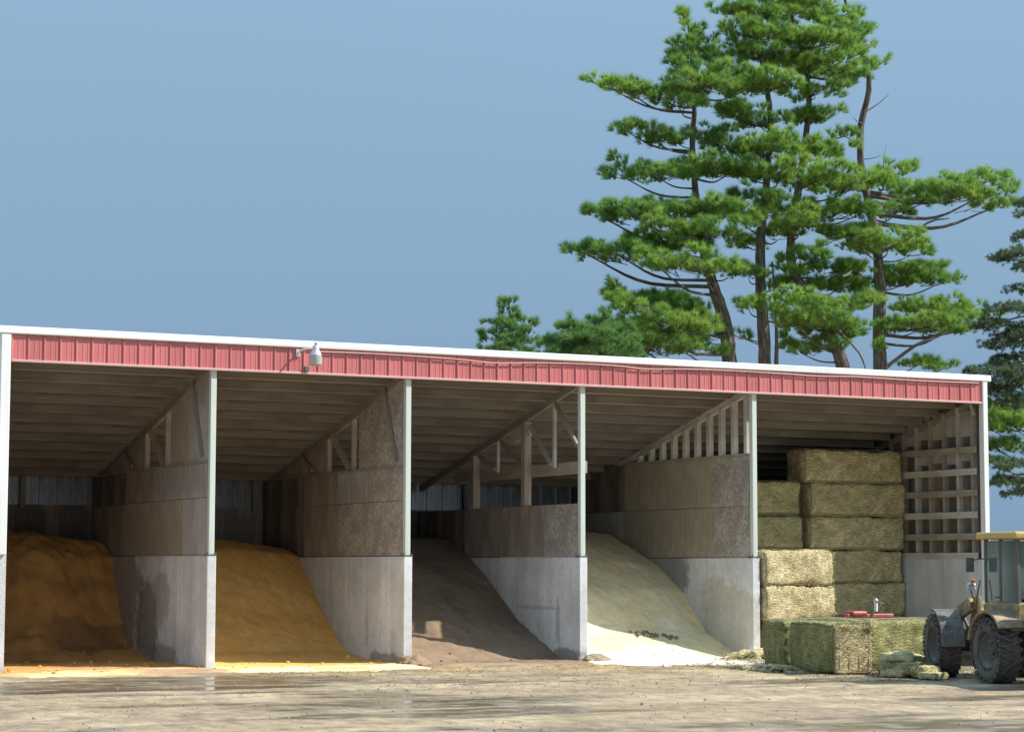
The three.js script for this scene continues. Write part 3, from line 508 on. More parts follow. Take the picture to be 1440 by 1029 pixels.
{ // broken bale: flakes slumped beside the bales
  const t = thing('broken_bale', 'broken hay bale slumped into loose flakes in front of the loader wheel', 'hay bale'); srand(404);
  const fl = [[17.75, 0.0, 8.75, 0.7, 0.5, 0.62, 0.3, 0.05], [18.15, 0.0, 8.3, 0.8, 0.44, 0.8, 0.1, 0.0], [17.62, 0.0, 9.35, 0.62, 0.32, 0.6, -0.2, 0.06], [17.7, 0.3, 9.1, 0.5, 0.14, 0.7, 0.35, -0.1], [17.6, 0.0, 9.95, 0.5, 0.26, 0.6, -0.1, 0.0], [17.3, 0.0, 9.3, 0.5, 0.14, 0.6, 0.4, 0.0], [17.45, 0.0, 10.4, 0.45, 0.14, 0.55, 0.2, 0.0]];
  fl.forEach(([x, y, z, L, h, D, turn, tilt], i) => { const o = mesh('flake', baleGeo(L, h + 0.02, D, 60 + i).translate(0, h / 2, 0), hay.green, t); o.position.set(x, y, z); o.rotation.set(0, turn, tilt); });
  const st = mesh('loose_stems', strawGeo(0.62, 0.3, 1.5, 1000, 0.15).translate(17.6, 0.16, 9.2), strawMat.green, t); st.userData.kind = 'stuff';
}
{ // loose straw over the yard
  srand(55);
  const g = new THREE.BufferGeometry(); g.setAttribute('position', new THREE.Float32BufferAttribute([-0.5, 0, -0.02, 0.5, 0, -0.02, 0.5, 0, 0.02, -0.5, 0, -0.02, 0.5, 0, 0.02, -0.5, 0, 0.02], 3));
  g.setAttribute('normal', new THREE.Float32BufferAttribute(Array(6).fill([0, 1, 0]).flat(), 3)); g.setAttribute('uv', new THREE.Float32BufferAttribute(new Float32Array(12), 2));
  const N = 9000, im = new THREE.InstancedMesh(g, mat({ side: THREE.DoubleSide }), N), m = new THREE.Matrix4(), q = new THREE.Quaternion(), e = new THREE.Euler();
  for (let k = 0; k < N; k++) {
    let x, z, y; const w = rnd();
    if (w < 0.45) { x = rr(15.5, 21.5); z = 3 + 7.5 * rnd() + rr(-1, 1); } else if (w < 0.7) { x = 18.4 + (rnd() + rnd() - 1) * 2.6; z = 1.6 + (rnd() + rnd() - 1) * 1.8; } else { x = rr(5, 26); z = 2 + 14 * rnd() * rnd(); }
    y = 0.012 + rut(x, z) * smooth(-0.4, 1.4, z) + rnd() * 0.02 + (w >= 0.45 && w < 0.7 ? 0.16 * Math.max(0, 1 - Math.hypot((x - 18.4) / 1.3, (z - 1.6) / 0.9)) * rnd() : 0);
    e.set(0, rr(0, 6.28), rr(-0.25, 0.25)); q.setFromEuler(e); const l = rr(0.08, 0.26);
    m.compose(new THREE.Vector3(x, y, z), q, new THREE.Vector3(l, 1, rr(0.15, 0.4))); im.setMatrixAt(k, m);
    const c = mixc([0.52, 0.45, 0.25], [0.30, 0.31, 0.14], rnd() * 0.8); im.setColorAt(k, lin(...c));
  }
  im.name = 'loose_straw'; im.castShadow = im.receiveShadow = true; im.userData = { kind: 'stuff', label: 'loose straw scattered over the yard around the bales', category: 'straw' }; scene.add(im);
}
function hayLitter(x, z, rx, rz, h, label, s) {
  const t = thing('hay_litter', label, 'hay', [x, 0, z]); srand(s);
  const g = new THREE.SphereGeometry(1, 44, 16, 0, Math.PI * 2, 0, Math.PI / 2), p = g.attributes.position, uv = g.attributes.uv;
  for (let i = 0; i < p.count; i++) { const a = p.getX(i), y = p.getY(i), b = p.getZ(i), n = 1 + 0.8 * (fbm(a * 2 + s, b * 2, 3, 6) - 0.5) + 0.35 * (vn(a * 9 + s, b * 9, 8) - 0.5); p.setXYZ(i, a * rx * n, Math.pow(y, 1.5) * h * n - 0.015, b * rz * n); uv.setXY(i, a * rx, b * rz); }
  g.computeVertexNormals(); mesh('heap', g, hay.olive, t);
  const st = mesh('loose_stems', strawGeo(rx * 1.5, h * 0.7, rz * 1.5, 420, 0.16).translate(0, h * 0.35, 0), strawMat.olive, t); st.userData.kind = 'stuff';
}
hayLitter(18.9, 1.2, 1.0, 0.6, 0.26, 'low drift of loose hay at the foot of the post beside the bales', 12);
hayLitter(16.5, 5.6, 0.6, 1.1, 0.14, 'trampled hay lying along the shaded side of the lone bale', 19);
{ // pebbles and clods on the yard
  srand(909); const g = new THREE.IcosahedronGeometry(1, 0), N = 2200, im = new THREE.InstancedMesh(g, mat({ roughness: 0.95 }), N), m = new THREE.Matrix4(), q = new THREE.Quaternion(), e = new THREE.Euler();
  for (let k = 0; k < N; k++) {
    const z = rr(2.4, 22), x = rr(-14, 30), r = 0.006 + 0.02 * rnd() * rnd() * (k % 40 ? 1 : 2);
    e.set(rr(0, 6), rr(0, 6), rr(0, 6)); q.setFromEuler(e); m.compose(new THREE.Vector3(x, rut(x, z) + r * 0.2, z), q, new THREE.Vector3(r * 1.3, r * 0.75, r)); im.setMatrixAt(k, m);
    im.setColorAt(k, lin(...mul(mixc([0.30, 0.26, 0.20], [0.22, 0.18, 0.13], rnd()), rr(0.8, 1.2))));
  }
  im.name = 'gravel'; im.castShadow = im.receiveShadow = true; im.userData = { kind: 'stuff', label: 'small stones and clods scattered over the yard', category: 'gravel' }; scene.add(im);
}

// ------------------------------------------------------------------ red implement behind the bales
{
  const red = mat({ map: grime([0.36, 0.05, 0.045], [0.30, 0.17, 0.12], 0.85, 140), roughness: 0.5 }), t = thing('farm_implement', 'red farm implement with a pale jack standing behind the green bales', 'implement', [21.4, -0.0, 2.6], 0.1);
  mesh('main_beam', rbox(1.55, 0.1, 0.14, 0.03, 0, 1.14, 0), red, t);
  mesh('hood', rbox(0.5, 0.13, 0.4, 0.06, -0.42, 1.2, -0.05, 4), red, t);
  for (const x of [-0.7, 0.7]) { mesh('leg', rbox(0.1, 1.1, 0.1, 0.015, x, 0.55, 0), red, t); mesh('foot_plate', rbox(0.28, 0.03, 0.28, 0.01, x, 0.015, 0), red, t); }
  mesh('cross_bar', rbox(1.5, 0.09, 0.09, 0.015, 0, 0.5, 0), red, t);
  const jack = part('jack', t); mesh('jack_tube', new THREE.CylinderGeometry(0.045, 0.045, 0.26, 14).translate(0.12, 1.38, 0.12), M.white, jack); mesh('jack_cap', new THREE.SphereGeometry(0.062, 14, 10).translate(0.12, 1.52, 0.12), M.lampMetal, jack); mesh('crank', tube([[0.12, 1.47, 0.16], [0.12, 1.47, 0.26], [0.24, 1.45, 0.28]], [0.012, 0.012], 8, 6), M.steel, jack);
}

// ------------------------------------------------------------------ wheel loader
{
  const t = thing('wheel_loader', 'muddy tan articulated wheel loader with yellow cab roof beside the bales', 'wheel loader', [18.5, 0, 12.56], 78 * Math.PI / 180);
  const caked = (base, dirt, amount, s) => tex(256, 256, (u, v) => { const n = fbm(u * 7, v * 7, 5, s, 7, 7), st = fbm(u * 24, v * 4, 4, s + 4, 24, 4); return mul(mixc(base, dirt, amount * smooth(0.40, 0.58, n * 0.65 + st * 0.35)), 0.85 + 0.3 * vn(u * 40, v * 40, s, 40, 40)); }, { repeat: [0.7, 0.7] });
  const mud = (base, dirt, k, s, o = {}) => mat({ map: caked(base, dirt, k, s), roughness: 0.75, bumpMap: fine, bumpScale: 0.004, ...o });
  const dirtC = [0.19, 0.155, 0.112];
  const tan = mud([0.47, 0.33, 0.13], dirtC, 0.85, 150), tanDark = mud([0.38, 0.285, 0.14], dirtC, 0.85, 153), yellow = mud([0.64, 0.41, 0.085], [0.46, 0.36, 0.19], 0.8, 156), greyMud = mud([0.075, 0.075, 0.075], [0.17, 0.15, 0.125], 0.8, 159), black = mud([0.04, 0.04, 0.042], [0.17, 0.145, 0.115], 0.55, 162), rubber = mud([0.03, 0.03, 0.032], [0.17, 0.148, 0.12], 0.75, 165, { roughness: 0.9 }), rimM = mud([0.17, 0.145, 0.125], [0.10, 0.085, 0.07], 0.8, 168);
  const glass = new THREE.MeshPhysicalMaterial({ color: lin(0.24, 0.36, 0.33), roughness: 0.1, transmission: 0.65, thickness: 0 });
  const R = 0.68, Wd = 0.5;
  const lathe = (pts, n = 48) => new THREE.LatheGeometry(pts.map(([r, y]) => new THREE.Vector2(r, y)), n).rotateX(Math.PI / 2);
  const tyreG = (() => {
    const list = [lathe([[0.36, -0.2], [0.42, -0.235], [0.52, -0.25], [0.6, -0.235], [0.635, -0.2], [0.645, 0], [0.635, 0.2], [0.6, 0.235], [0.52, 0.25], [0.42, 0.235], [0.36, 0.2]])];
    for (let k = 0; k < 22; k++) for (const s of [-1, 1]) {
      const b = rbox(0.075, 0.055, 0.29, 0.012, 0, 0, 0, 1); b.rotateY(s * 0.42).translate(0, 0.652, s * 0.125); b.rotateZ((k + (s > 0 ? 0.5 : 0)) / 22 * Math.PI * 2); list.push(b);
      const c = rbox(0.06, 0.09, 0.03, 0.01, 0, 0, 0, 1); c.rotateX(s * -0.35).translate(s * 0.05, 0.615, s * 0.243); c.rotateZ((k + (s > 0 ? 0.5 : 0)) / 22 * Math.PI * 2); list.push(c);
    }
    return merge(list);
  })();
  const rimG = lathe([[0.1, -0.06], [0.2, -0.07], [0.27, -0.10], [0.31, -0.16], [0.37, -0.2], [0.39, -0.225], [0.39, 0.2], [0.001, 0.2]], 36);
  const hubG = lathe([[0.001, -0.10], [0.06, -0.115], [0.085, -0.10], [0.1, -0.05], [0.115, -0.02], [0.115, 0.1], [0.001, 0.1]], 24), boltG = new THREE.CylinderGeometry(0.014, 0.014, 0.03, 6).rotateX(Math.PI / 2);
  function wheel(x, z, parent, turn = 0) {
    const w = part('wheel', parent); w.position.set(x, R - 0.012, z); w.rotation.set(0, (z > 0 ? Math.PI : 0), 0); w.rotation.z = turn;
    mesh('tyre', tyreG, rubber, w); mesh('rim', rimG, rimM, w); mesh('hub', hubG, black, w);
    for (let k = 0; k < 10; k++) mesh('wheel_bolt', boltG, black, w).position.set(0.17 * Math.cos(k * 0.628), 0.17 * Math.sin(k * 0.628), -0.075);
  }
  wheel(0, -0.95, t); wheel(0, 0.95, t, 0.2);
  function fenderArc(x, z, r, a0, a1, width, m, name = 'fender', y0 = R) {
    const pts = [], n = 16; for (let i = 0; i <= n; i++) { const a = lerp(a0, a1, i / n); pts.push(new THREE.Vector2(r * Math.cos(a), r * Math.sin(a))); } for (let i = n; i >= 0; i--) { const a = lerp(a0, a1, i / n); pts.push(new THREE.Vector2((r - 0.035) * Math.cos(a), (r - 0.035) * Math.sin(a))); }
    const g = new THREE.ExtrudeGeometry(new THREE.Shape(pts), { depth: width, bevelEnabled: true, bevelSize: 0.01, bevelThickness: 0.01, bevelSegments: 1, curveSegments: 2 }); g.translate(x, y0, z - width / 2); return g;
  }
  // rear half: chassis, hood, cab
  mesh('rear_frame', rbox(3.3, 0.5, 0.9, 0.04, -0.5, 0.82, 0), tanDark, t);
  mesh('rear_axle', new THREE.CylinderGeometry(0.14, 0.14, 1.5, 16).rotateX(Math.PI / 2).translate(0, R, 0), black, t);
  mesh('engine_hood', rbox(2.0, 0.9, 1.25, 0.14, -1.65, 1.5, 0, 4), tan, t);
  const grille = part('grille', t); for (let k = 0; k < 6; k++) mesh('grille_bar', rbox(0.05, 0.05, 0.9, 0.01, -2.66, 1.2 + k * 0.11, 0), black, grille);
  mesh('counterweight', rbox(0.5, 0.6, 1.5, 0.1, -2.4, 0.85, 0, 3), tanDark, t);
  for (const z of [-0.93, 0.93]) {
    mesh('rear_fender', fenderArc(0, z, 0.80, 0.25, 2.5, 0.56, tan), tanDark, t);
    const st = part('step', t); for (const y of [0.42, 0.72]) mesh('tread', rbox(0.4, 0.03, 0.22, 0.01, 0.95, y, z * 0.88), black, st); for (const x of [0.76, 1.14]) mesh('side_rail', rbox(0.03, 0.75, 0.05, 0.008, x, 0.68, z * 0.98), black, st);
  }
  mesh('deck_plate', rbox(1.75, 0.08, 1.75, 0.02, 0.3, 1.12, 0), tanDark, t);
  const cab = part('cab', t), c0 = -0.5, c1 = 0.98, zc = 0.72;
  mesh('lower_panel', rbox(c1 - c0, 0.5, zc * 2, 0.04, (c0 + c1) / 2, 1.4, 0), tanDark, cab);
  for (const [x, z] of [[c0 + 0.05, -zc + 0.05], [c1 - 0.05, -zc + 0.05], [c0 + 0.05, zc - 0.05], [c1 - 0.05, zc - 0.05]]) mesh('cab_post', rbox(0.09, 1.33, 0.09, 0.02, x, 2.29, z), greyMud, cab);
  mesh('cab_post', rbox(0.07, 1.31, 0.07, 0.015, 0.25, 2.29, -zc + 0.045), greyMud, cab); mesh('cab_post', rbox(0.07, 1.31, 0.07, 0.015, 0.25, 2.29, zc - 0.045), greyMud, cab);
  const pane = (w, h, d, x, y, z) => mesh('window_pane', rbox(w, h, d, 0.004, x, y, z, 1), glass, cab);
  pane(0.62, 1.26, 0.012, -0.1, 2.29, -zc + 0.03); pane(0.55, 1.26, 0.012, 0.59, 2.29, -zc + 0.03); pane(0.62, 1.26, 0.012, -0.1, 2.29, zc - 0.03); pane(0.55, 1.26, 0.012, 0.59, 2.29, zc - 0.03); pane(0.012, 1.26, 1.24, c1 - 0.03, 2.29, 0); pane(0.012, 1.18, 1.24, c0 + 0.03, 2.31, 0);
  mesh('cab_roof', rbox(1.78, 0.15, 1.66, 0.05, 0.24, 3.02, 0, 3), yellow, cab);
  mesh('door_handle', rbox(0.12, 0.03, 0.03, 0.008, 0.38, 1.75, -zc - 0.02), black, cab);
  const seat = part('seat', t); mesh('seat_cushion', rbox(0.5, 0.14, 0.5, 0.05, 0.0, 1.75, 0, 3), black, seat); mesh('seat_back', rbox(0.14, 0.62, 0.48, 0.05, -0.25, 2.1, 0, 3), black, seat);
  const col = part('steering_column', t); mesh('column', tube([[0.62, 1.6, 0], [0.5, 2.0, 0]], [0.045, 0.035], 3, 8), black, col); mesh('steering_wheel', new THREE.TorusGeometry(0.19, 0.018, 8, 24).rotateX(Math.PI / 2).rotateZ(0.35).translate(0.48, 2.02, 0), black, col);
  const mir = part('mirror', t); mesh('mirror_arm', tube([[0.95, 2.55, -0.7], [1.12, 2.5, -0.9], [1.12, 2.3, -0.94]], [0.014, 0.014], 8, 6), black, mir); mesh('mirror_housing', rbox(0.04, 0.3, 0.18, 0.015, 1.12, 2.42, -0.96), greyMud, mir);
  const rail = part('grab_rail', t); mesh('rail_tube', tube([[0.98, 1.15, -0.85], [1.02, 1.6, -0.88], [0.98, 2.1, -0.8]], [0.016, 0.016], 8, 6), black, rail);
  mesh('exhaust_stack', tube([[-1.5, 1.9, 0.35], [-1.5, 2.45, 0.35], [-1.56, 2.6, 0.35]], [0.05, 0.05], 8, 10), black, t);
  // front half, swung a little to the right about the hinge
  const front = (o) => { o.position.x = 1.45; return o; };
  const ANG = -0.16, place = (g) => g.translate(-1.45, 0, 0).rotateY(ANG).translate(1.45, 0, 0);
  for (const [z, y] of [[-0.22, 1.0], [-0.1, 1.08], [0.1, 1.05]]) mesh('hydraulic_hose', tube([[1.0, y, z], [1.35, y + 0.22, z - 0.1], [1.8, y + 0.05, z]], [0.022, 0.022], 12, 6), black, t);
  mesh('hinge', new THREE.CylinderGeometry(0.12, 0.12, 0.7, 16).translate(1.45, 0.85, 0), black, t);
  const frontParts = part('front_frame', t);
  mesh('frame_box', place(rbox(1.5, 0.5, 0.8, 0.04, 2.4, 0.78, 0)), tanDark, frontParts);
  for (const z of [-0.36, 0.36]) mesh('tower_plate', place((() => { const s = new THREE.Shape([[1.75, 0.9], [2.75, 0.9], [2.6, 1.35], [2.35, 1.72], [2.05, 1.74], [1.8, 1.3]].map(([a, b]) => new THREE.Vector2(a, b))); return new THREE.ExtrudeGeometry(s, { depth: 0.06, bevelEnabled: true, bevelSize: 0.01, bevelThickness: 0.01, bevelSegments: 1 }).translate(0, 0, z - 0.03); })()), tan, frontParts);
  mesh('cross_tube', place(new THREE.CylinderGeometry(0.09, 0.09, 0.9, 16).rotateX(Math.PI / 2).translate(2.2, 1.55, 0)), tanDark, frontParts);
  for (const z of [-0.95, 0.95]) {
    const w = part('wheel', t), c = new THREE.Vector3(1.45, 0, z).applyAxisAngle(new THREE.Vector3(0, 1, 0), ANG); w.position.set(1.45 + c.x, R - 0.012, c.z); w.rotation.y = ANG + (z > 0 ? Math.PI : 0);
    mesh('tyre', tyreG, rubber, w); mesh('rim', rimG, rimM, w); mesh('hub', hubG, black, w);
    for (let k = 0; k < 10; k++) mesh('wheel_bolt', boltG, black, w).position.set(0.17 * Math.cos(k * 0.628), 0.17 * Math.sin(k * 0.628), -0.075);
    mesh('front_fender', place(fenderArc(2.9, z * 0.98, 0.77, 1.5, 3.15, 0.5)), greyMud, t);
    const arm = part('lift_arm', t), s = new THREE.Shape([[2.12, 1.62], [2.3, 1.7], [3.1, 1.5], [3.75, 0.75], [3.98, 0.4], [3.85, 0.3], [3.55, 0.6], [2.95, 1.25], [2.2, 1.44]].map(([a, b]) => new THREE.Vector2(a, b)));
    mesh('arm_plate', place(new THREE.ExtrudeGeometry(s, { depth: 0.08, bevelEnabled: true, bevelSize: 0.012, bevelThickness: 0.012, bevelSegments: 2 }).translate(0, 0, Math.sign(z) * 0.5 - 0.04)), tan, arm);
    mesh('lift_cylinder', place(tube([[2.3, 0.8, Math.sign(z) * 0.42], [2.7, 1.05, Math.sign(z) * 0.42], [3.05, 1.28, Math.sign(z) * 0.42]], [0.06, 0.06, 0.035, 0.035], 10, 10)), M.steel, arm);
    const wl = part('work_light', t); mesh('light_stalk', place(tube([[2.3, 1.68, z * 0.45], [2.3, 1.86, z * 0.5]], [0.02, 0.02], 3, 6)), black, wl); mesh('light_housing', place(rbox(0.14, 0.17, 0.2, 0.04, 2.3, 1.94, z * 0.5, 3)), M.lampMetal, wl); mesh('lens', place(new THREE.CylinderGeometry(0.07, 0.07, 0.02, 18).rotateZ(Math.PI / 2).translate(2.375, 1.94, z * 0.5)), M.white, wl);
    const ind = part('indicator', t); mesh('indicator_lens', place(rbox(0.07, 0.07, 0.1, 0.02, 2.22, 2.08, z * 0.48)), mat({ color: lin(0.6, 0.2, 0.04), roughness: 0.35 }), ind); mesh('indicator_stem', place(tube([[2.25, 1.9, z * 0.48], [2.22, 2.06, z * 0.48]], [0.014, 0.014], 3, 6)), black, ind);
  }
  mesh('front_axle', place(new THREE.CylinderGeometry(0.14, 0.14, 1.5, 16).rotateX(Math.PI / 2).translate(2.9, R, 0)), black, t);
  mesh('tilt_cylinder', place(tube([[2.1, 1.25, 0], [2.7, 1.4, 0], [3.45, 1.2, 0]], [0.075, 0.075, 0.04], 8, 10)), M.steel, t);
  const fork = part('bale_fork', t); mesh('carriage', place(rbox(0.1, 0.5, 1.2, 0.02, 3.98, 0.42, 0)), black, fork);
  for (const z of [-0.4, 0.4]) mesh('tine', place(rbox(1.05, 0.06, 0.1, 0.02, 4.5, 0.2, z)), M.steel, fork);
  void front; void yellow;
}
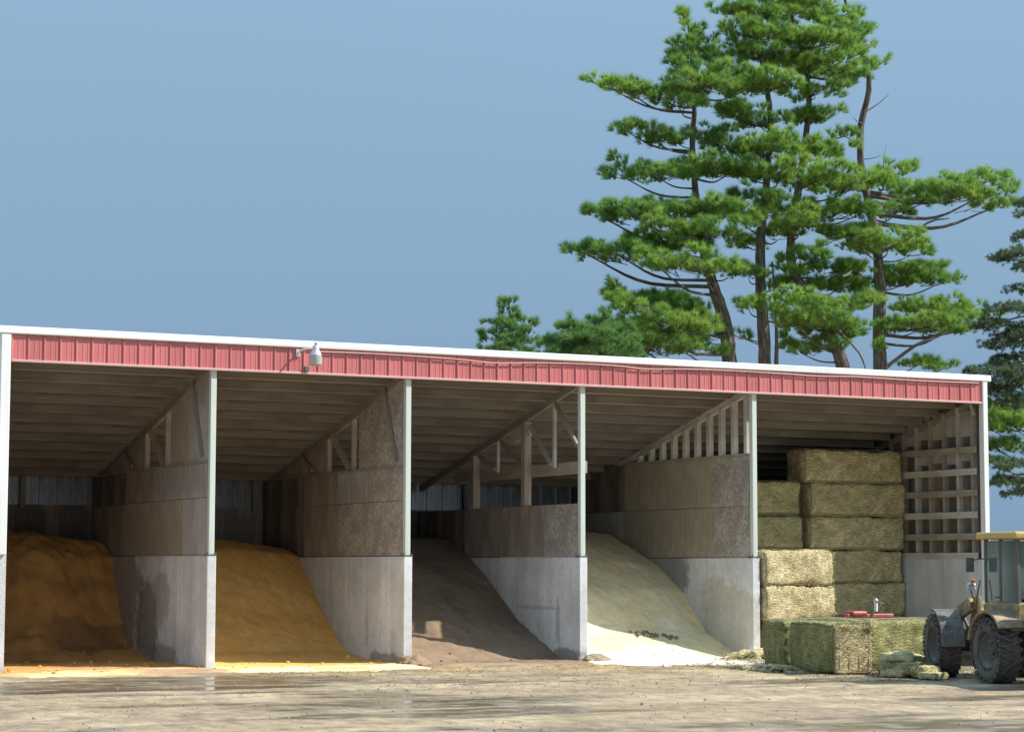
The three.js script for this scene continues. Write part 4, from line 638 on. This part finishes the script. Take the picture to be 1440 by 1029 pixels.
const TREES = {
  A: { x: 34.58, z: -25, trunk: [[0.0,10.29,0.312],[-0.24,12.27,0.263],[-0.77,13.52,0.212],[-1.32,15.06,0.163],[-1.6,17.04,0.138],[-1.65,19.18,0.112],[-1.6,20.62,0.087],[-1.73,22.34,0.062],[-1.88,24.19,0.025]],
    pads: [[-2.05,24.38,0,0.2,0.32,1],[-1.78,23.84,0,0.51,0.42,1],[-2.34,23.14,0,0.57,0.21,0],[-1.12,23.41,0,0.46,0.32,0],[-1.3,22.67,0,0.92,0.37,0],[-2.45,22.32,0,0.57,0.21,0],[-2.16,21.9,0.5,0.86,0.32,0],[-5.51,21.09,0,0.57,0.18,1],[-4.47,20.96,0,0.74,0.24,1],[-3.11,20.99,0,0.97,0.34,0],[-1.67,21.3,0.6,1.37,0.37,1],[0.68,21.58,-0.5,1.2,0.32,1],[-2.77,20.5,0.8,0.86,0.26,0],[-4.66,19.42,0,0.46,0.21,0],[-3.88,19.22,0.3,0.8,0.24,0],[-2.47,19.22,0,0.69,0.29,0],[-0.82,19.65,0,0.74,0.21,0],[-4.72,17.55,0,0.63,0.21,0],[-3.49,17.76,0.2,1.09,0.29,0],[-1.56,18.13,0,1.26,0.32,0],[0.46,18.26,-1,0.97,0.32,0],[-5.62,15.89,0,0.74,0.24,0],[-4.53,16.08,0.2,0.97,0.29,0],[-2.87,16.3,0,1.09,0.32,0],[-1.83,16.3,0.8,1.32,0.39,1],[-1.67,15.38,1.6,1.43,0.39,0],[-3.2,15.41,1.2,0.97,0.32,1],[-6.37,14.46,0,0.72,0.32,0],[-5.28,14.56,0.3,1.03,0.37,0],[-3.65,14.77,-0.5,0.86,0.32,0],[-2.77,14.93,0.2,1.14,0.26,0],[-4.26,13.87,1.8,0.86,0.29,1],[-2.53,13.89,2.2,1.29,0.34,1],[-0.5,13.98,1,0.63,0.24,0],[-3.76,12.59,0.5,1.2,0.34,0],[-2.47,12.61,0.2,0.86,0.26,0],[-4.04,11.65,1.5,1.57,0.42,1],[-2.05,11.92,0.6,1.03,0.42,0],[-4.69,10.91,1,1.57,0.39,0],[-2.44,10.94,0.4,1.29,0.37,0],[-0.9,11.58,-0.5,0.63,0.42,0]] },
  B: { x: 36.19, z: -25, trunk: [[0.0,10.37,0.263],[-0.01,11.94,0.237],[-0.11,13.66,0.212],[-0.11,15.68,0.175],[0.15,18.02,0.138],[0.37,20.67,0.112],[-0.05,22.98,0.087],[-0.64,24.98,0.062],[-0.86,26.56,0.025]],
    pads: [[-0.7,25.84,0,1.03,0.47,1],[-1.39,24.77,0,0.86,0.26,1],[0.05,24.82,0,1.09,0.42,1],[-1.04,23.79,0.5,0.97,0.34,1],[0.66,24.0,0,1.09,0.39,0],[-0.32,23.09,0,1.09,0.34,0],[1.83,23.15,-1,0.97,0.37,0],[-1.25,22.11,0,0.8,0.24,0],[-0.43,21.62,1,1.2,0.34,1],[-1.42,20.56,0,0.63,0.24,1],[-0.53,20.26,0.5,1.2,0.32,0],[-1.23,19.12,0,1.03,0.32,0],[-0.35,18.94,1.2,1.2,0.37,1],[-1.09,18.13,0.5,1.14,0.29,0],[0.07,17.94,1.2,1.32,0.34,1],[-0.78,16.9,0.8,1.26,0.34,0],[-1.89,16.19,1.2,0.97,0.29,1],[0.74,16.74,0,1.09,0.37,0],[-0.09,15.38,-1,0.74,0.21,0],[1.39,15.86,-1,0.8,0.32,0],[-1.05,13.97,0.5,0.69,0.21,0],[-1.13,12.67,0.6,0.57,0.24,1],[-1.17,11.6,0,0.51,0.16,0],[1.36,13.86,-1,0.57,0.21,0]] },
  C: { x: 39.97, z: -25, trunk: [[0.0,10.38,0.275],[-0.58,12.05,0.237],[-1.28,13.12,0.212],[-2.27,14.27,0.188],[-2.47,15.78,0.163],[-2.02,17.86,0.15],[-1.65,19.95,0.125],[-1.43,21.74,0.112],[-1.81,23.49,0.087],[-2.42,25.2,0.062],[-2.75,26.66,0.025]],
    pads: [[-2.58,26.22,0,1.29,0.47,1],[-2.08,25.18,0,1.32,0.39,1],[-0.67,24.96,0,1.2,0.42,1],[-1.76,23.62,0.8,1.37,0.39,1],[-0.15,24.1,0.5,0.92,0.47,0],[-2.1,22.8,0,1.03,0.34,0],[-1.12,22.7,1,1.26,0.37,1],[1.17,24.05,0,0.63,0.53,1],[1.5,23.18,0,0.63,0.42,1],[-1.59,21.7,0.5,1.09,0.32,0],[0.35,22.59,0,0.97,0.32,0],[-1.86,20.67,0,0.8,0.32,0],[-1.19,20.66,0.4,0.69,0.26,0],[-2.24,19.3,0.4,0.92,0.32,1],[-0.47,19.41,0,0.97,0.34,1],[0.14,20.11,0,0.46,0.21,0],[-1.87,18.0,1,1.26,0.34,1],[-0.59,17.68,1.5,1.26,0.42,1],[-3.09,16.03,1.6,0.97,0.37,1],[-1.03,16.67,0.6,1.2,0.39,0],[0.24,16.8,0.8,1.09,0.42,0],[-0.37,15.87,0.4,0.97,0.32,0],[-2.39,14.67,0.8,0.97,0.39,0],[-2.4,13.94,0.4,0.74,0.37,0],[-0.19,14.53,0,0.86,0.24,0],[0.29,13.92,-0.6,1.2,0.24,0],[-3.06,12.58,2,1.2,0.34,1],[-0.71,12.78,1.2,1.2,0.42,1],[-3.57,11.98,2,1.09,0.24,1],[-1.92,11.92,1.8,1.43,0.29,0],[-1.35,11.41,0.2,1.14,0.37,0],[-2.07,11.1,0,0.8,0.24,0],[-0.08,11.79,0.4,0.74,0.26,0]] },
  D: { x: 41.78, z: -25, trunk: [[0.0,10.45,0.287],[0.06,12.22,0.263],[0.16,13.71,0.237],[0.11,15.2,0.2],[-0.23,16.96,0.188],[-0.69,18.56,0.15],[-0.68,20.51,0.138],[-0.36,22.34,0.112],[-0.79,24.1,0.087],[-1.35,25.39,0.062],[-1.75,26.7,0.037]],
    pads: [[-1.83,26.38,0,0.86,0.37,1],[-0.47,24.88,-0.6,0.63,0.37,0],[1.07,18.85,0,0.74,0.39,1],[-0.47,17.92,1,0.97,0.34,1],[1.9,18.08,0,0.74,0.32,0],[1.34,17.17,-0.6,0.86,0.26,0],[3.12,18.18,0,0.97,0.32,1],[4.12,18.74,0,0.51,0.18,1],[5.13,18.13,0,1.26,0.42,1],[5.76,18.88,0,0.63,0.26,1],[6.0,17.73,0,0.69,0.24,1],[2.44,17.7,0,0.69,0.26,0],[-0.44,15.5,1.4,1.26,0.34,1],[-1.35,15.44,0.8,1.03,0.32,1],[1.36,15.36,0.5,0.69,0.26,0],[2.09,14.58,0,1.26,0.37,0],[1.58,14.21,-0.5,0.86,0.26,0],[3.18,14.34,0,0.63,0.26,0],[-1.04,14.53,0,0.8,0.21,0],[2.35,13.14,0.4,1.09,0.39,1],[3.9,13.02,0,0.86,0.39,1],[1.58,12.32,1,1.26,0.29,1],[0.36,12.18,0.6,0.69,0.24,0],[5.02,12.9,0,0.8,0.32,1],[3.44,12.24,0,0.97,0.24,0],[-0.5,11.34,0.9,0.37,0.24,0],[1.95,10.77,0,0.57,0.13,0],[3.23,10.66,0,0.63,0.13,0],[-0.71,13.66,-0.5,0.74,0.21,0]] },
  E: { x: 27.12, z: -22, trunk: [[0.0,9.07,0.125],[-0.1,10.66,0.087],[-0.14,11.5,0.025]],
    pads: [[-0.11,11.44,0,0.4,0.21,2],[-0.88,10.96,0.3,0.86,0.24,2],[0.37,11.04,0,0.74,0.24,2],[-1.41,10.45,0.4,0.86,0.24,2],[-0.16,10.4,0.5,1.14,0.24,2],[-1.52,9.98,0.3,0.97,0.24,2],[-0.05,9.89,0.3,1.26,0.24,2]] },
  F: { x: 24.35, z: -24, trunk: [[0.0,8.98,0.112],[0.0,10.45,0.087],[-0.03,11.38,0.062],[-0.06,12.3,0.025]],
    pads: [[-0.06,12.19,0,0.11,0.16,2],[-0.13,11.87,0,0.29,0.16,2],[0.02,11.57,0.2,0.51,0.18,2],[-0.53,11.38,0,0.57,0.18,2],[0.59,11.33,0,0.51,0.18,2],[-0.21,11.09,0.3,0.74,0.21,2],[-0.41,10.74,0,0.69,0.18,2],[0.42,10.74,0,0.69,0.18,2],[-0.16,10.3,0.2,1.03,0.21,2],[-0.03,9.84,0.2,1.14,0.21,2]] },
  H: { x: 48.38, z: -23, trunk: [[0.0,6.42,0.175],[-0.09,8.19,0.125],[-0.36,9.36,0.062]],
    pads: [[-2.3,8.94,0,0.57,0.24,1],[-1.93,8.46,0.3,0.86,0.29,1],[-2.25,8.0,0,0.57,0.21,1],[-1.31,8.14,0.2,0.97,0.32,1],[-0.75,8.91,0,0.74,0.24,1],[-2.25,7.23,0.2,0.57,0.26,2],[-2.35,6.66,0,0.46,0.18,2],[-1.16,7.33,0,0.69,0.26,2]] },
  G: { x: 46.93, z: -20, trunk: [[0.0,5.14,0.275],[0.03,9.12,0.225],[0.0,13.15,0.163],[-0.15,15.74,0.112],[-0.31,18.06,0.062],[-0.42,19.5,0.025]],
    pads: [[-1.14,17.06,0,0.51,0.13,3],[-1.83,16.45,0.3,0.34,0.13,3],[-1.6,15.65,0,0.57,0.13,3],[-2.15,14.94,0.2,0.8,0.16,3],[-1.6,14.4,0.3,0.57,0.16,3],[-1.73,13.57,0,0.51,0.16,3],[-2.47,12.69,0.3,0.86,0.18,3],[-3.04,12.06,0,0.97,0.18,3],[-2.03,11.71,0.4,0.92,0.18,3],[-2.87,11.31,0.2,0.8,0.18,3],[-1.87,10.82,0,0.97,0.21,3],[-3.22,10.26,0.3,0.86,0.18,3],[-2.51,9.84,0.5,0.97,0.24,3],[-3.19,9.42,0,0.63,0.18,3],[-2.47,9.02,0.2,0.86,0.24,3],[-2.23,6.48,0.3,0.74,0.16,3],[-2.56,5.87,0,0.8,0.11,3],[-2.02,5.38,0.2,0.69,0.11,3]] },
};

// ------------------------------------------------------------------ trees behind the shed
const bark = mat({ map: tex(256, 256, (u, v) => { const n = fbm(u * 12, v * 5, 4, 3, 12, 5), r = fbm(u * 30, v * 6, 3, 9, 30, 6); return mul(mixc([0.085, 0.072, 0.064], [0.20, 0.172, 0.152], smooth(0.35, 0.65, r)), 0.6 + 0.7 * n); }, { repeat: [0.8, 0.5] }), bumpMap: tex(256, 256, (u, v) => fbm(u * 24, v * 5, 4, 12, 24, 5), { color: false, repeat: [0.8, 0.5] }), bumpScale: 0.05, roughness: 0.95 });
const deadWood = mat({ color: lin(0.14, 0.125, 0.115), roughness: 0.95 });
function tuftGeo(n, len, wid, open, s) {                     // a brush of needles about +y
  srand(s); const pos = [], nor = [];
  for (let k = 0; k < n; k++) {
    const a = rr(0, 6.283), e = open * Math.sqrt(rnd()), d = new THREE.Vector3(Math.sin(e) * Math.cos(a), Math.cos(e), Math.sin(e) * Math.sin(a)), b = new THREE.Vector3(0, rr(-0.06, 0.05), 0);
    const side = new THREE.Vector3(rr(-1, 1), rr(-1, 1), rr(-1, 1)).cross(d).normalize().multiplyScalar(wid / 2), tip = b.clone().addScaledVector(d, len * rr(0.7, 1.1));
    for (const v of [b.clone().sub(side), b.clone().add(side), tip]) { pos.push(v.x, v.y, v.z); const nn = new THREE.Vector3().crossVectors(side, d).normalize(); nor.push(nn.x, nn.y, nn.z); }
  }
  const g = new THREE.BufferGeometry(); g.setAttribute('position', new THREE.Float32BufferAttribute(pos, 3)); g.setAttribute('normal', new THREE.Float32BufferAttribute(nor, 3)); g.setAttribute('uv', new THREE.Float32BufferAttribute(new Float32Array(pos.length / 3 * 2), 2)); return g;
}
const pineTuft = tuftGeo(60, 0.26, 0.0105, 0.85, 8), spruceTuft = tuftGeo(26, 0.10, 0.016, 1.5, 9);
const needles = new THREE.MeshPhysicalMaterial({ roughness: 0.9, side: THREE.DoubleSide, transmission: 0.5, thickness: 0, specularIntensity: 0.4 });
const TINT = [[[0.16, 0.325, 0.075], [0.235, 0.41, 0.092]], [[0.255, 0.435, 0.085], [0.365, 0.53, 0.112]], [[0.15, 0.305, 0.085], [0.21, 0.365, 0.095]], [[0.12, 0.185, 0.10], [0.165, 0.225, 0.12]]];
function conifer(name, label, T, o) {
  const t = thing(name, label, 'tree', [T.x, 0, T.z], 0, o.group); srand(o.seed);
  const tp = T.trunk, below = tp[0][1], r0 = tp[0][2];
  const P = [[tp[0][0] + (tp[0][0] - tp[1][0]) * 0.6, -0.1, 0], [tp[0][0] + (tp[0][0] - tp[1][0]) * 0.3, below * 0.5, 0], ...tp.map(([x, y]) => [x, y, 0])].map((p, i) => new THREE.Vector3(p[0], p[1], p[2] + (i > 1 ? rr(-0.12, 0.12) : 0)));
  const radii = [r0 * 1.55, r0 * 1.2, ...tp.map((p) => p[2])];
  mesh('trunk', tube(P, radii, 46, 12, 0.28), bark, t);
  const at = (y) => { for (let i = 1; i < P.length; i++) if (y <= P[i].y) { const f = clamp((y - P[i - 1].y) / (P[i].y - P[i - 1].y)); return { p: P[i - 1].clone().lerp(P[i], f), r: lerp(radii[i - 1], radii[i], f) }; } return { p: P[P.length - 1].clone(), r: radii[radii.length - 1] }; };
  const mats = [], cols = [], twigs = [], up = new THREE.Vector3(0, 1, 0), q = new THREE.Quaternion(), tw = new THREE.Quaternion();
  const tuft = (p, axis, sc, tint) => {
    q.setFromUnitVectors(up, axis); tw.setFromAxisAngle(up, rnd() * 6.28); q.multiply(tw);
    mats.push(new THREE.Matrix4().compose(p, q, new THREE.Vector3(sc, sc * rr(0.85, 1.15), sc)));
    const [a, b] = TINT[tint]; cols.push(mul(mixc(a, b, rnd()), rr(0.8, 1.15)));
  };
  for (const [x, y, z, rp, hp, tint] of T.pads) {
    const far = Math.abs(x) > 2.2, r = Math.max(far ? 0.66 : 0.3, rp * o.spread * rr(0.95, 1.12)), h = hp * 0.95, thin = rr(far ? 0.8 : 0.5, 1.05), run = far ? 1.35 : 1.1;
    const C = new THREE.Vector3(x, y, z), dist = Math.hypot(C.x - at(y).p.x, z), A = at(Math.max(below * 0.8, y - h * 0.6 - (o.droop ? -0.14 : 0.16) * dist));
    const end = C.clone().add(new THREE.Vector3(0, -h * 0.45, 0)), mid = A.p.clone().lerp(end, 0.55).add(new THREE.Vector3(rr(-0.1, 0.1), (o.droop ? 0.05 : -0.09) * dist + rr(-0.06, 0.06), rr(-0.15, 0.15)));
    const lr = clamp(0.018 + 0.014 * dist, 0.015, A.r * 0.6);
    mesh('limb', tube([A.p, mid, end], [lr, lr * 0.75, lr * 0.3], 9, 6, 0.3), bark, t);
    const clumps = Math.max(5, Math.round(o.dense * thin * r * r * 8.5)), out = new THREE.Vector3(C.x - A.p.x, 0, C.z - A.p.z); if (out.lengthSq() < 0.01) out.set(0, 0, 0.1); out.normalize();
    for (let k = 0; k < clumps; k++) {
      const a = rnd() * 6.283, rad = Math.pow(rnd(), 0.6), al = Math.cos(a) * rad * r * run, ac = Math.sin(a) * rad * r * 0.9, px = out.x * al - out.z * ac, pz = out.z * al + out.x * ac;   // along and across the bough
      const dome = Math.sqrt(Math.max(0, 1 - rad * rad)), py = (o.droop ? -0.25 * rad * r : 0) + h * (-0.55 + rnd() * (0.55 + 0.95 * dome)) + (o.droop ? 0 : 0.22 * Math.max(0, al) * Math.max(0, al) / r) + (fbm((x + px) * 1.4, (z + pz) * 1.4 + y, 2, 5) - 0.5) * h * 0.9;
      const c = new THREE.Vector3(x + px, y + py, z + pz), w0 = end.clone().lerp(A.p, rr(0, 0.35));
      if (k % 4 === 0) twigs.push(tube([w0, w0.clone().lerp(c, 0.55).add(new THREE.Vector3(0, o.droop ? 0.05 : -0.06, 0)), c], [0.016, 0.006], 4, 4));
      const dir = new THREE.Vector3(px, 0, pz).multiplyScalar(0.5 / Math.max(0.2, r)).addScaledVector(out, 0.3);
      const n = 5 + Math.floor(rnd() * 5), cr = o.clump * rr(0.75, 1.2);
      for (let j = 0; j < n; j++) {
        const d = new THREE.Vector3(rr(-1, 1), rr(-0.45, 0.75), rr(-1, 1)).normalize(), p = c.clone().addScaledVector(d, cr * Math.cbrt(rnd()));
        tuft(p, new THREE.Vector3(d.x * 0.6 + dir.x, (o.droop ? -0.1 : 0.75) + d.y * 0.5 + rr(-0.2, 0.4), d.z * 0.6 + dir.z).normalize(), rr(0.65, 1.3) * o.size, rnd() < 0.22 ? (tint === 1 ? 0 : tint === 0 ? 1 : tint) : tint);
      }
    }
  }
  for (const [pts, r] of o.dead ?? []) mesh('dead_branch', tube(pts, [r, r * 0.3], 8, 5, 0.4), deadWood, t);
  const tg = mesh('twigs', merge(twigs), bark, t); tg.userData.kind = 'stuff';
  const im = new THREE.InstancedMesh(o.droop ? spruceTuft : pineTuft, needles, mats.length);
  mats.forEach((m, i) => { im.setMatrixAt(i, m); im.setColorAt(i, lin(...cols[i])); });
  im.name = 'crown'; im.castShadow = im.receiveShadow = true; im.userData.kind = 'stuff'; t.add(im);
  return t;
}
const G = 'pines behind the shed', base = { dense: 2.7, clump: 0.21, size: 1.1, spread: 1.2 };
conifer('pine_tree', 'tall white pine with long flat boughs reaching away from the other pines', TREES.A, { ...base, seed: 1, group: G });
conifer('pine_tree', 'tall straight pine with twin dark stems in the middle of the clump', TREES.B, { ...base, seed: 2, group: G, dead: [[[[0.35, 9, 0.3], [0.4, 12, 0.3], [0.3, 14.6, 0.2]], 0.11], [[[0.2, 12.2, 0], [1.4, 12.0, 0.3], [2.6, 11.9, 0.2]], 0.05], [[[-0.1, 11.2, 0], [-1.6, 11.5, 0.2], [-3, 11.3, 0.3]], 0.035]] });
conifer('pine_tree', 'pine with a kinked leaning trunk and a pale broken limb', TREES.C, { ...base, seed: 3, group: G, dead: [[[[-1.6, 12.6, 0.5], [0.2, 11.0, 0.9], [0.7, 10.0, 0.8]], 0.07]] });
conifer('pine_tree', 'pine with a bare upper trunk and a bough stretched toward the spruce', TREES.D, { ...base, seed: 4, group: G, dead: [
  [[[-0.5, 21.2, 0], [0.1, 21.6, 0.1], [0.55, 22.0, 0.2]], 0.035], [[[-0.65, 20.7, 0], [-1.0, 20.75, 0.1], [-1.2, 20.9, 0.1]], 0.03], [[[-0.7, 19.8, 0], [-1.6, 20.0, 0.2], [-2.2, 20.3, 0.2]], 0.035], [[[-0.6, 19.2, 0], [-0.1, 19.3, 0.1], [0.1, 19.4, 0.2]], 0.025], [[[0.3, 18.2, 0.1], [0.25, 19.2, 0.2], [0.4, 19.9, 0.2]], 0.02], [[[0.1, 10.4, 0], [1.4, 11.4, 0.4], [2.6, 12.0, 0.6], [3.6, 12.4, 0.6]], 0.09], [[[0, 15.3, 0], [1.2, 15.9, 0.2], [2.6, 16.8, 0.2], [3.6, 17.0, 0.2]], 0.09]] });
conifer('pine_tree', 'short bluish pine crown showing just above the roof beside the tall pines', TREES.E, { ...base, seed: 5, group: G });
conifer('pine_tree', 'small lone pine top peeking over the roof', TREES.F, { ...base, seed: 6, clump: 0.14, size: 0.8, dense: 3, group: G });
conifer('pine_tree', 'bright green pine low beside the white corner post', TREES.H, { ...base, seed: 7, group: G });
conifer('spruce_tree', 'dark drooping spruce standing at the end of the shed', TREES.G, { ...base, seed: 8, droop: true, clump: 0.2, size: 1.25, spread: 1.2, dense: 6 });
{ // torn pale wood on the leaning pine
  const c = scene.getObjectByName('pine_tree_002'); mesh('torn_wood', tube([[-0.55, 14.1, 0.9], [-0.3, 14.2, 0.95], [-0.12, 14.36, 0.9]], [0.05, 0.06, 0.02], 6, 6, 0.3), mat({ color: lin(0.75, 0.66, 0.55) }), c);
}

renderer.render(scene, camera);
